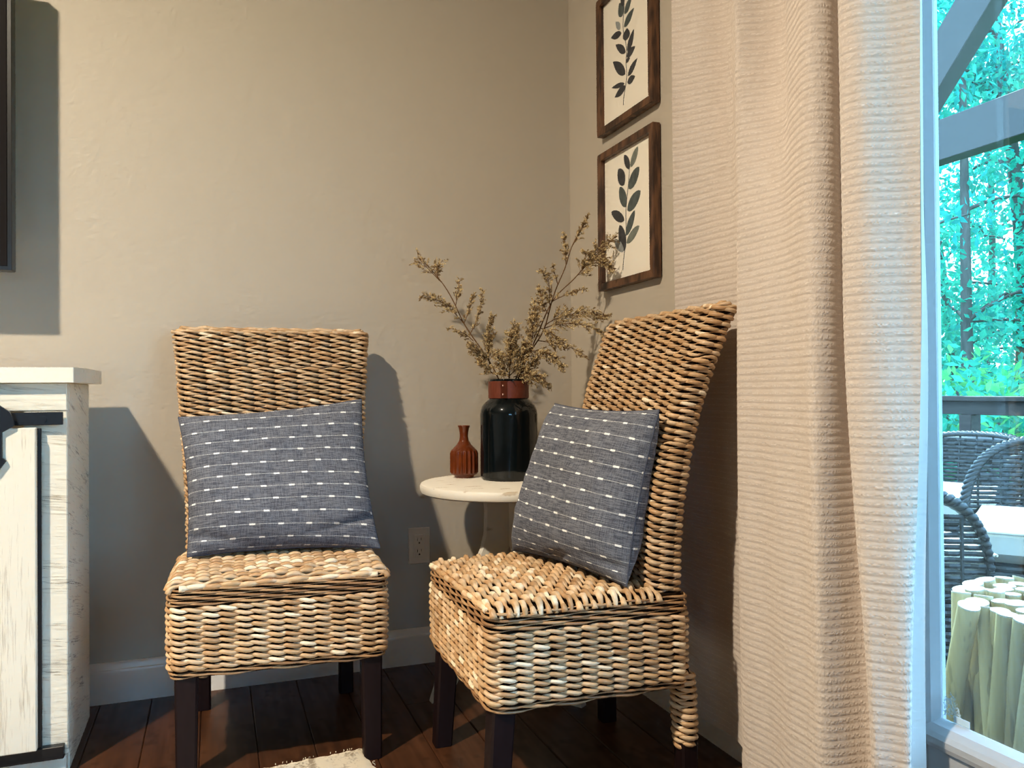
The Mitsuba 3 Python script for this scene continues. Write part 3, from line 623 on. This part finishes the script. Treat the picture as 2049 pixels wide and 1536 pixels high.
UP = [(2.021,1.896,2.039,1.941,2.009,1.912,2.051,1.926,1),(2.008,1.896,1.968,1.926,1.976,1.904,2,1.919,1),(2.011,1.922,2.029,1.955,2.007,1.935,2.033,1.942,0),(2.011,1.86,1.954,1.889,1.97,1.866,1.995,1.883,1),(2.034,1.865,2.062,1.897,2.033,1.879,2.062,1.883,3),(2.028,1.85,2.092,1.863,2.068,1.869,2.051,1.844,0),(2.002,1.818,1.994,1.85,1.979,1.825,2.017,1.843,0),(1.992,1.781,1.955,1.831,1.962,1.8,1.986,1.813,0),(2.004,1.785,2.063,1.831,2.019,1.811,2.048,1.805,0),(1.998,1.771,1.949,1.78,1.962,1.766,1.985,1.785,0),(2.003,1.758,1.979,1.76,1.985,1.753,1.997,1.765,0),(2.007,1.725,2.08,1.788,2.022,1.758,2.064,1.754,0),(1.992,1.714,1.938,1.743,1.954,1.722,1.976,1.736,0),(1.995,1.697,1.951,1.698,1.962,1.687,1.984,1.709,0),(2.012,1.7,2.09,1.715,2.055,1.715,2.046,1.699,0),(2.006,1.69,2.071,1.681,2.051,1.696,2.025,1.675,0)]
UPS = [(2.012,1.947),(2.014,1.894),(2.017,1.86),(2.004,1.816),(1.998,1.784),(2.002,1.757),(1.998,1.722),(2.006,1.69),(2.019,1.641)]
def picture(name, y0, y1, z0, z1, leaves, stem, label, sharp):
    XF, w, XPp = XR-.027, .021, XR-.012
    def bar(pts):   # mitred bar: outer a-b, inner d-c in (y, z)
        V = [(xx, *q) for xx in (XF+.0015, XR-.004) for q in pts]+[(XF, *(np.array(q)*.93+np.mean(pts, 0)*.07)) for q in pts]
        return trimesh.Trimesh(V).convex_hull
    O, I = [(y0, z0), (y1, z0), (y1, z1), (y0, z1)], [(y0+w, z0+w), (y1-w, z0+w), (y1-w, z1-w), (y0+w, z1-w)]
    for k in range(4): put(name+'__frame_bar', bar([O[k], O[(k+1) % 4], I[(k+1) % 4], I[k]]), 'm_walnut')
    put(name+'__print', box((XPp, y0+w-.004, z0+w-.004), (XR-.006, y1-w+.004, z1-w+.004), .0004), 'm_paper'); labels[name+'__print'] = {'label': 'cream paper print of a painted leafy sprig'}
    put(name+'__hanger', box((XR-.006, y0+.1, z1-.06), (XR, y1-.1, z1-.04), .001), 'm_black_metal')
    zlim = z1-w-.002
    for k, (b0, b1, t0, t1, l0, l1, r0, r1, ink) in enumerate(leaves):
        B, Tp, Lf, Rt = np.array([b0, b1]), np.array([t0, t1]), np.array([l0, l1]), np.array([r0, r1])
        ax, mid = Tp-B, (Tp+B)/2; e = ax/np.linalg.norm(ax); nn = np.array([-e[1], e[0]]); hw = abs((Lf-Rt) @ nn)/2; sl = ((Lf-mid) @ e)/max(hw, 1e-4)*.35
        q = np.linspace(0, 1, 15); pr = np.sin(PI*q**(.92 if not sharp else .8))**(.62 if not sharp else .85)
        side1 = B+np.outer(q, ax)+np.outer(hw*pr, nn); side2 = B+np.outer(q, ax)-np.outer(hw*pr, nn)
        pg = Polygon(np.vstack([side1, side2[::-1]])).buffer(0).intersection(Polygon([(y0+w, z0+w), (y1-w, z0+w), (y1-w, zlim), (y0+w, zlim)]))
        if pg.is_empty or pg.geom_type != 'Polygon': continue
        m = prism(pg, .0004); m.apply_transform(np.array([[0, 0, -1, XPp-.0001*(1+k % 4)], [1, 0, 0, 0], [0, 1, 0, 0], [0, 0, 0, 1]]))
        put(name+'__print__leaf', m, f'm_ink_{ink}')
    S = spline([(XPp-.0002, *q) for q in stem], 40); S = S[S[:, 2] < zlim]
    put(name+'__print__stem', tube(S, .0011, 4), 'm_ink_0')
    tag(name, label, 'picture', 'framed botanical prints')
picture('framed_picture', 1.836, 2.160, 1.127, 1.534, LOW, LOWS, 'walnut framed print of a sprig with rounded grey green leaves, lower of two', False)
picture('framed_picture_001', 1.836, 2.160, 1.588, 1.996, UP, UPS, 'walnut framed print of a sprig with dark pointed leaves, upper of two', True)

# ------------------------------------------------------------------ outlet
oy, oc, oz = YB, .5875, .359
pm = box((oc-.0335, oy-.006, oz-.055), (oc+.0335, oy, oz+.055), .003); put('wall_outlet__plate', pm, 'm_plate')
put('wall_outlet__receptacle', box((oc-.0165, oy-.0085, oz-.034), (oc+.0165, oy-.004, oz+.034), .001), 'm_plate')
for dz in (.0175, -.0175):
    put('wall_outlet__slot', box((oc-.0068, oy-.0089, oz+dz-.0015), (oc-.0053, oy-.0080, oz+dz+.0075), .0001), 'm_slot')
    put('wall_outlet__slot', box((oc+.0053, oy-.0089, oz+dz-.0010), (oc+.0068, oy-.0080, oz+dz+.0070), .0001), 'm_slot')
    put('wall_outlet__slot', trimesh.creation.cylinder(.0025, .0010, sections=14, transform=trimesh.transformations.translation_matrix([oc, oy-.0085, oz+dz-.0085]) @ trimesh.transformations.rotation_matrix(PI/2, [1, 0, 0])), 'm_slot')
tag('wall_outlet', 'white two socket wall outlet on the back wall left of the side table', 'wall outlet')

# ------------------------------------------------------------------ curtain
TOPP = [(.985, 1.585), (1.005, 1.565), (1.035, 1.538), (1.062, 1.512), (1.072, 1.488), (1.050, 1.440), (1.005, 1.378), (.990, 1.355), (1.012, 1.338), (1.046, 1.318), (1.058, 1.298), (1.028, 1.243), (.985, 1.165), (.964, 1.108), (.998, 1.100), (1.045, 1.122), (1.010, 1.080), (.968, 1.034), (.980, 1.012), (1.008, .990), (1.032, .972), (1.050, .959)]
BOTP = [(1.076, 1.725), (1.074, 1.660), (1.072, 1.600), (1.072, 1.550), (1.072, 1.500), (1.060, 1.440), (1.030, 1.392), (.988, 1.350), (.985, 1.310), (.985, 1.270), (.980, 1.225), (.972, 1.180), (.966, 1.138), (.965, 1.104), (1.000, 1.087), (1.048, 1.076), (1.002, 1.022), (.978, .993), (.985, .980), (1.000, .972), (1.008, .966), (1.020, .972)]
def curtain_sheet(off, z0, z1, nz, trim=(0, 1), wave=1.0, ribs=False):
    zs = np.linspace(z0, z1, nz) if isinstance(nz, int) else np.asarray(nz); A, B = np.array(TOPP), np.array(BOTP); rows, uvs = [], []
    for z in zs:
        t = np.clip((z-.95)/.65, 0, 1); t = t*t*(3-2*t)
        t2 = np.clip((z-.15)/.85, 0, 1); t2 = t2*t2*(3-2*t2)
        tt = np.where(np.arange(len(A)) < 13, t, t2)[:, None]
        K = B*(1-tt)+A*tt
        K = K+wave*.003*np.stack([np.sin(np.arange(len(K))*2.1+z*4), np.cos(np.arange(len(K))*1.7+z*3)], 1)
        tck, _ = splprep(K.T, s=0, k=3); q = np.array(splev(np.linspace(trim[0], trim[1], 200), tck)).T
        d = np.gradient(q, axis=0); d /= np.linalg.norm(d, axis=1, keepdims=True)
        fz = (z/.0136) % 1; o = off-(.0010*math.sqrt(math.sin(PI*fz)+1e-9) if ribs else 0); q = q+o*np.stack([-d[:, 1], d[:, 0]], 1)
        L = np.r_[0, np.cumsum(np.linalg.norm(np.diff(q, axis=0), axis=1))]
        q[:, 0] = np.minimum(q[:, 0], 1.088)
        rows.append(np.column_stack([q, np.full(200, z)])); uvs.append(np.column_stack([L, np.full(200, z)+1]))
    return np.array(rows), np.array(uvs)
rz = np.array([k+f for k in range(5, 168) for f in (.02, .10, .3, .5, .7, .90)])*.0136
P, U = curtain_sheet(0, 0, 0, rz, ribs=True); put('curtain__panel', grid_mesh(P), 'm_curtain', True, uv=U.reshape(-1, 2))
P, U = curtain_sheet(-.0022, .062, .105, 6); put('curtain__hem', grid_mesh(P), 'm_curtain', True, uv=U.reshape(-1, 2))
P, U = curtain_sheet(.004, .072, 2.27, 60, (.93, 1.0)); 
# the lining's free edge hangs a little past the face fabric near the bottom
e = np.clip((1.1-P[:, :1, 2])/1.0, 0, 1)[:, 0]
ext = np.stack([P[:, -1]+np.outer(e*.5, [.02, -.006, 0])+[.005, .002, 0], P[:, -1]+np.outer(e, [.030, -.010, 0])+[.010, .004, 0]], 1)
P = np.concatenate([P, ext], 1); P[..., 0] = np.minimum(P[..., 0], 1.092); put('curtain__side_hem', grid_mesh(P), 'm_lining', True); labels['curtain__side_hem'] = {'label': 'turned back side hem along the free edge'}
tag('curtain', 'beige ribbed floor length curtain gathered beside the glass patio door', 'curtain')
rod = tube(np.array([[1.03, 1.80, 2.30], [1.03, -1.2, 2.30]]), .012, 12, up=np.array([0, 0, 1.])); put('curtain_rod', rod, 'm_black_metal', 40); tag('curtain_rod', 'black curtain rod above the patio door', 'curtain rod')

# ------------------------------------------------------------------ rug
rg = np.random.default_rng(8)
nx, ny = 150, 110
gx, gy = np.linspace(0, 1.75, nx), np.linspace(0, 1.2, ny); GX, GY = np.meshgrid(gx, gy)
Zr = .007+.0028*meshkit.noise(np.stack([GX*60, GY*60, GX*0], -1))+.0015*np.sin(GX*2*PI/.019)*np.sin(GY*2*PI/.016)
ed = np.minimum.reduce([GX, 1.75-GX, GY, 1.2-GY]); Zr = np.where(ed < .004, .0004, Zr)
jit = (ed < .004)[..., None]*rg.normal(0, .002, (ny, nx, 2))
e1 = np.array([-.996, -.088]); e2 = np.array([.088, -.996])
XY = np.array([.320, 1.878])+(GX[..., None]+jit[..., :1])*e1+(GY[..., None]+jit[..., 1:])*e2
put('rug__pile', grid_mesh(np.concatenate([XY, Zr[..., None]], -1)), 'm_rug', True)
fr = []
for k in range(90):
    q = np.array([.320, 1.878])+e2*rg.uniform(0, .5)*(k % 2)+e1*rg.uniform(0, .6)*((k+1) % 2); o = (e2*-1 if (k+1) % 2 else e1*-1)*rg.uniform(.001, .005)+rg.normal(0, .0015, 2)
    fr.append(tube(np.array([[*q, .006], [*(q+o*.5), .008], [*(q+o), rg.uniform(.002, .009)]]), .0009, 4))
k = put('rug__fringe', cat(*fr), 'm_rug'); labels[k] = {'kind': 'stuff', 'label': 'short frayed threads on the rug edge'}
tag('rug', 'cream and tan woven rug on the dark floor in front of the chair', 'rug')

# ------------------------------------------------------------------ outdoors: deck, railing, timbers
DZ = -.12
rng = random.Random(9)
for k in range(26):
    x0 = XR+.16+k*.142
    if x0 > 4.7: break
    put('deck__board', box((x0, -2.5, DZ-.03), (x0+.137, 7.0, DZ), .003), 'm_deck_wood')
struct('deck', 'dark wooden deck outside the patio door')
put('lawn', box((XR+.16, -30, -3.2), (60, 60, -3.0), .001), 'm_grass'); struct('lawn', 'green ground beyond the deck')
RX = 4.60
put('deck_railing__cap_rail', box((RX-.07, -2.5, .742), (RX+.07, 7.0, .775), .004), 'm_deck_wood')
put('deck_railing__top_rail', box((RX-.02, -2.5, .655), (RX+.02, 7.0, .742), .003), 'm_deck_wood')
for y in (-1.9, -.4, 1.1, 2.6, 3.85, 5.3, 6.8):
    put('deck_railing__post', box((RX-.045, y-.045, DZ), (RX+.045, y+.045, .655), .004), 'm_deck_wood')
put('deck_railing__bottom_rail', box((RX-.02, -2.5, -.02), (RX+.02, 7.0, .06), .003), 'm_deck_wood')
tag('deck_railing', 'dark wooden deck railing seen through the glass door', 'railing')
put('deck_ledge__board', box((4.18, -2.5, .500), (4.44, 7.0, .535), .005), 'm_beam')
put('deck_ledge__apron', box((4.22, -2.5, .39), (4.26, 7.0, .500), .003), 'm_deck_wood')
for y in (-1.5, .6, 3.62, 5.4): put('deck_ledge__support', box((4.26, y-.04, DZ), (4.34, y+.04, .50), .003), 'm_deck_wood')
tag('deck_ledge', 'weathered drink ledge with pale top along the inside of the deck railing', 'ledge')
put('porch_beam', box((4.70, -3.0, 2.40), (4.84, 7.5, 2.68), .004), 'm_beam'); tag('porch_beam', 'pale grey horizontal porch beam crossing the trees above the railing', 'beam')
A, B = np.array([4.78, 4.56, 2.69]), np.array([4.78, 3.0, 4.3]); dd = (B-A)/np.linalg.norm(B-A)
m = box((-.07, -.14, 0), (.07, .14, float(np.linalg.norm(B-A))), .004); sidev = np.array([1, 0, 0]); upv = np.cross(dd, sidev)
M = np.eye(4); M[:3, 0], M[:3, 1], M[:3, 2], M[:3, 3] = sidev, upv, dd, A; m.apply_transform(M)
put('porch_brace', m, 'm_beam'); tag('porch_brace', 'pale slanting porch timber rising from the beam at the top of the glass', 'beam')
put('porch_post', box((4.72, 4.46, DZ), (4.84, 4.60, 2.40), .004), 'm_beam'); tag('porch_post', 'pale upright porch post under the beam', 'post')

# log table
rg = np.random.default_rng(14); pts = []
C0, RT = np.array([1.625, 1.065]), .262
while len(pts) < 112:
    best, bd = None, -1
    for _ in range(30):
        a, r = rg.uniform(0, 2*PI), RT*math.sqrt(rg.random()); q = C0+r*np.array([math.cos(a), math.sin(a)])
        d = min([np.linalg.norm(q-p) for p in pts], default=9)
        if d > bd: best, bd = q, d
    pts.append(best)
pts = np.array(pts)
for k, q in enumerate(pts):
    dmin = np.sort(np.linalg.norm(pts-q, axis=1))[1]; rad = min(.029, max(.017, dmin*.52))*rg.uniform(.94, 1.03)
    out = (q-C0)/RT; th = rg.normal(0, .05, 2)
    outer = np.linalg.norm(out) > .72
    tang = np.array([-out[1], out[0]])
    foot = q - out*(.02 if outer else .06) + tang*(rg.choice([-1, 1])*rg.uniform(.03, .13) if outer else 0) + rg.normal(0, .01, 2)
    zt = .398+rg.uniform(-.008, .008)
    s = np.linspace(0, 1, 7); bow = rg.normal(0, .006, 2)
    Pl = np.column_stack([foot[0]+(q[0]-foot[0])*s+bow[0]*np.sin(PI*s), foot[1]+(q[1]-foot[1])*s+bow[1]*np.sin(PI*s), DZ+(zt-DZ)*s])
    rr = rad*(1.05-.08*s+.05*np.sin(s*9+k)*(1-s)); m = tube(Pl, rr, 14, up=np.array([1., 0, 0]))
    kk = put('log_table__log', m, 'm_log', True)
    tv = Pl[-1]-Pl[-2]; cap = trimesh.creation.cylinder(rr[-1]*.995, .003, sections=20); cap.apply_transform(trimesh.geometry.align_vectors([0, 0, 1], tv/np.linalg.norm(tv))); cap.apply_translation(Pl[-1]+[0, 0, .0005])
    put(kk+'__cut_end', cap, 'm_log_end')
tag('log_table', 'round outdoor table made of a bundle of upright bare logs just outside the glass door', 'table')

# wicker armchairs
def arch(w, h, n=40, p=3.0):
    t = np.linspace(0, PI, n); c, s = np.cos(t), np.sin(t)
    return np.column_stack([-np.sign(c)*np.abs(c)**(2/p)*w/2, np.abs(s)**(2/p)*h])
def wicker_chair(name, loc, rz, label, w=.74, backh=.50, armh=.28, cushion=True, arms=(-1, 1)):
    M = trimesh.transformations.translation_matrix([loc[0], loc[1], DZ]) @ trimesh.transformations.rotation_matrix(rz, [0, 0, 1])
    def g(suf, m, b, sm=False):
        m = m.copy(); m.apply_transform(M); return put(name+'__'+suf, m, b, sm)
    SH = .36
    # seat box with woven courses
    g('base', box((-w/2+.02, -.36, .08), (w/2-.02, .30, SH-.04), .01), 'm_wicker_in')
    weave = []
    for k in range(11):
        z = .10+k*.021
        r = Polygon([(-w/2+.015, -.365), (w/2-.015, -.365), (w/2-.015, .305), (-w/2+.015, .305)]).buffer(.004).exterior
        N = 132; Q = np.array([r.interpolate(x).coords[0] for x in np.arange(N)/N*r.length]); c0 = Q.mean(0); dq = Q-c0; dq /= np.linalg.norm(dq, axis=1, keepdims=True)
        Q = Q+dq*(.004*np.cos(PI*np.arange(N)/2+PI*(k % 2)))[:, None]
        weave.append(tube(np.column_stack([Q, np.full(N, z)]), .004, 4, True, np.array([0, 0, 1.]), .0085))
    # back panel: an arch, leaning and slightly curved
    def bp(x, z): return np.array([x, .27+.14*z-.10*(2*x/w)**2, SH-.02+z])
    Aq = arch(w, backh); rim = np.array([bp(x, z) for x, z in Aq]); rim = np.vstack([[[rim[0][0], rim[0][1], .04]], rim, [[rim[-1][0], rim[-1][1], .04]]])
    def xhalf(z): return w/2*max(0, 1-(min(z, backh)/backh)**3)**(1/3)
    k = 0; z = .0
    while z < backh-.02:
        xh = xhalf(z)-.015; n = 44; xs = np.linspace(-xh, xh, n)
        Q = np.array([bp(x, z) for x in xs]); Q[:, 1] += .005*np.cos(PI*np.floor((xs+.5)/.045)+PI*(k % 2))
        weave.append(tube(Q, .003, 4, False, np.array([0, 0, 1.]), .0075)); z += .0185; k += 1
    for x in np.linspace(-w/2+.05, w/2-.05, 9):
        zm = backh*max(0, 1-abs(2*x/w)**3)**(1/3)-.015; zz = np.linspace(0, zm, 12)
        weave.append(tube(np.array([bp(x, q) for q in zz])+[0, .004, 0], .005, 5))
    # arms: arched side panels
    for s in arms:
        Ar = arch(.62, armh+.04, 30); ra = np.column_stack([np.full(30, s*(w/2-.01)), Ar[:, 0]-.05, SH-.10+.06+Ar[:, 1]])
        rb = ra.copy(); rb = np.vstack([[[rb[0][0], rb[0][1], .04]], rb, [[rb[-1][0], rb[-1][1], .04]]])
        for ph in (0, 2*PI/3, 4*PI/3):
            f = np.linspace(0, 1, 420); C = spline(rb, 420); a = f*150+ph
            g('arm_rim' if s < 0 else 'arm_rim', tube(C+np.column_stack([.011*np.cos(a), 0*a, .010*np.sin(a)]), .0115, 6), 'm_wicker', True)
        for k in range(14):
            z = SH-.04+k*.0185
            h = z-(SH-.04)
            if h > armh+.02: break
            yh = .31*max(0, 1-(h/(armh+.04))**3)**(1/3)-.012; ys = np.linspace(-yh, yh, 30)
            weave.append(tube(np.column_stack([s*(w/2-.01)+.004*np.cos(PI*np.floor((ys+.5)/.045)+PI*(k % 2)), ys-.05, np.full(30, z)]), .003, 4, False, np.array([0, 0, 1.]), .0075))
        for yy in np.linspace(-.28, .20, 7):
            weave.append(tube(np.array([[s*(w/2-.01), yy, .08], [s*(w/2-.01), yy, SH+armh*.8]]), .006, 5, up=np.array([1., 0, 0])))
    kk = g('weave', cat(*weave), 'm_wicker'); labels[kk] = {'kind': 'stuff', 'label': 'flat dark wicker strips'}
    C = spline(rim, 480); a = np.linspace(0, 1, 480)*170
    for ph in (0, 2*PI/3, 4*PI/3):
        g('back_rim', tube(C+np.column_stack([.011*np.cos(a+ph), .011*np.sin(a+ph), .5*.011*np.sin(a+ph)]), .0115, 6), 'm_wicker', True)
    if cushion:
        cu = box((-w/2+.03, -.39, SH-.03), (w/2-.03, .24, SH+.10), .035)
        g('seat_cushion', cu, 'm_cushion', 40)
        pp = np.array([[-w/2+.045, -.39, SH+.078], [w/2-.045, -.39, SH+.078]]); g('seat_cushion__piping', tube(pp, .006, 6), 'm_cushion', True)
    for sx in (-1, 1):
        for yy in (-.34, .27): g('foot', box((sx*(w/2-.05)-.025, yy-.025, 0), (sx*(w/2-.05)+.025, yy+.025, .10), .003), 'm_wicker_in')
    tag(name, label, 'armchair', 'wicker armchairs on the deck')
wicker_chair('wicker_armchair', (2.05, 2.25), math.radians(59.5), 'nearest dark wicker armchair with an arched rim behind the log table', backh=.42)
wicker_chair('wicker_armchair_001', (3.02, 2.10), math.radians(-54.5), 'dark wicker armchair with a pale seat cushion facing the house', backh=.40, arms=(1,))
wicker_chair('wicker_armchair_002', (3.42, 2.98), math.radians(-72), 'farthest wicker armchair beside the deck ledge', backh=.37)

# ------------------------------------------------------------------ trees and shrubs
def leaves_mesh(C, size, rg):
    n = len(C); a = rg.normal(size=(n, 3)); a /= np.linalg.norm(a, axis=1, keepdims=True)
    b = np.cross(a, rg.normal(size=(n, 3))); b /= np.linalg.norm(b, axis=1, keepdims=True); c = np.cross(a, b)
    s = size*rg.uniform(.7, 1.25, n)[:, None]
    V = np.stack([C-a*s, C+b*s*.5+c*s*.14, C+a*s, C-b*s*.5+c*s*.14], 1).reshape(-1, 3)
    f = np.array([[0, 1, 2], [0, 2, 3]]); F = (f[None]+(np.arange(n)*4)[:, None, None]).reshape(-1, 3)
    return trimesh.Trimesh(V, F, process=False)
def tree(name, x, y, r, h, nb, leaf, nl, seed, label, group=None, z0=-3.0, crown=2.4, low=.15, size=.062):
    rg = np.random.default_rng(seed); zz = np.linspace(z0, h, 14)
    C = np.column_stack([x+.18*np.sin(zz*.5+seed), y+.18*np.cos(zz*.43+seed*2), zz]); put(name+'__trunk', tube(C, r*np.linspace(1.25, .35, 14), 10), 'm_bark', True)
    pts = []
    for k in range(nb):
        i = low+(1-low)*rg.random(); q = C[int(i*13)]; a = rg.uniform(0, 2*PI); L = crown*(1.1-.6*i)*rg.uniform(.6, 1.1)
        e = q+np.array([math.cos(a)*L, math.sin(a)*L, rg.uniform(-.1, .9)*L*.5]); Pm = (q+e)/2+np.array([0, 0, .12*L]); B = spline([q, Pm, e], 16)
        put(name+'__branch', tube(B, np.linspace(r*.30, .01, 16), 5), 'm_bark', True)
        for w in rg.uniform(.35, 1.1, 7): pts.append((B[min(15, int(w*15))]+rg.normal(size=3)*.22, rg.uniform(.22, .5)))
    P = np.concatenate([c+rg.normal(size=(max(1, nl//len(pts)), 3))*np.array([s, s, s*.6]) for c, s in pts])
    k = put(name+'__foliage', leaves_mesh(P, size, rg), leaf); labels[k] = {'kind': 'stuff', 'label': 'leafy foliage'}
    tag(name, label, 'tree', group)
tree('tall_tree', 11.10, 8.65, .13, 8.5, 22, 'm_leaf_1', 9000, 1, 'tall tree with a straight dark trunk beyond the deck railing', low=.25)
k = 0
for (x, y, h, lf) in ((8.2, 6.9, 5.5, 0), (9.0, 8.6, 6.5, 0), (8.8, 5.6, 6.0, 1), (11.5, 10.2, 8.0, 0), (13.2, 9.2, 9.0, 1), (12.4, 7.2, 8.5, 0), (7.4, 7.9, 5.0, 1), (9.5, 4.2, 7.0, 0), (15, 12.2, 10, 1), (16, 9.5, 10, 0), (7.0, 9.8, 6.5, 0), (12.5, 4.5, 9, 1), (9.8, 12.0, 8.0, 1)):
    tree('forest_tree' if k == 0 else f'forest_tree_{k:03d}', x, y, .08, h, 18, f'm_leaf_{lf}', 4700, 30+k, 'leafy green tree in the wood beyond the deck', 'trees beyond the deck'); k += 1
k = 0
for (x, y, h) in ((5.6, 4.6, .75), (5.9, 5.3, .9), (6.3, 4.5, .7), (5.4, 3.7, .6), (6.6, 5.6, 1.0), (7.0, 5.2, .9), (5.3, 5.6, .8)):
    rg = np.random.default_rng(70+k); nm = 'garden_shrub' if k == 0 else f'garden_shrub_{k:03d}'
    st = [tube(spline([(x, y, -3), (x+rg.normal()*.2, y+rg.normal()*.2, -1), (x+rg.normal()*.4, y+rg.normal()*.4, h-.2)], 10), .015, 5) for _ in range(5)]
    put(nm+'__stem', cat(*st), 'm_bark', True)
    c = np.column_stack([x+rg.normal(0, .42, 90), y+rg.normal(0, .42, 90), rg.uniform(-1.6, h, 90)])
    P = np.concatenate([q+rg.normal(size=(28, 3))*.13 for q in c]); kk = put(nm+'__foliage', leaves_mesh(P, .055, rg), 'm_leaf_2' if k % 2 else 'm_leaf_0'); labels[kk] = {'kind': 'stuff', 'label': 'leafy foliage'}
    tag(nm, 'bright green shrub growing just beyond the deck railing', 'shrub', 'shrubs beyond the deck railing'); k += 1
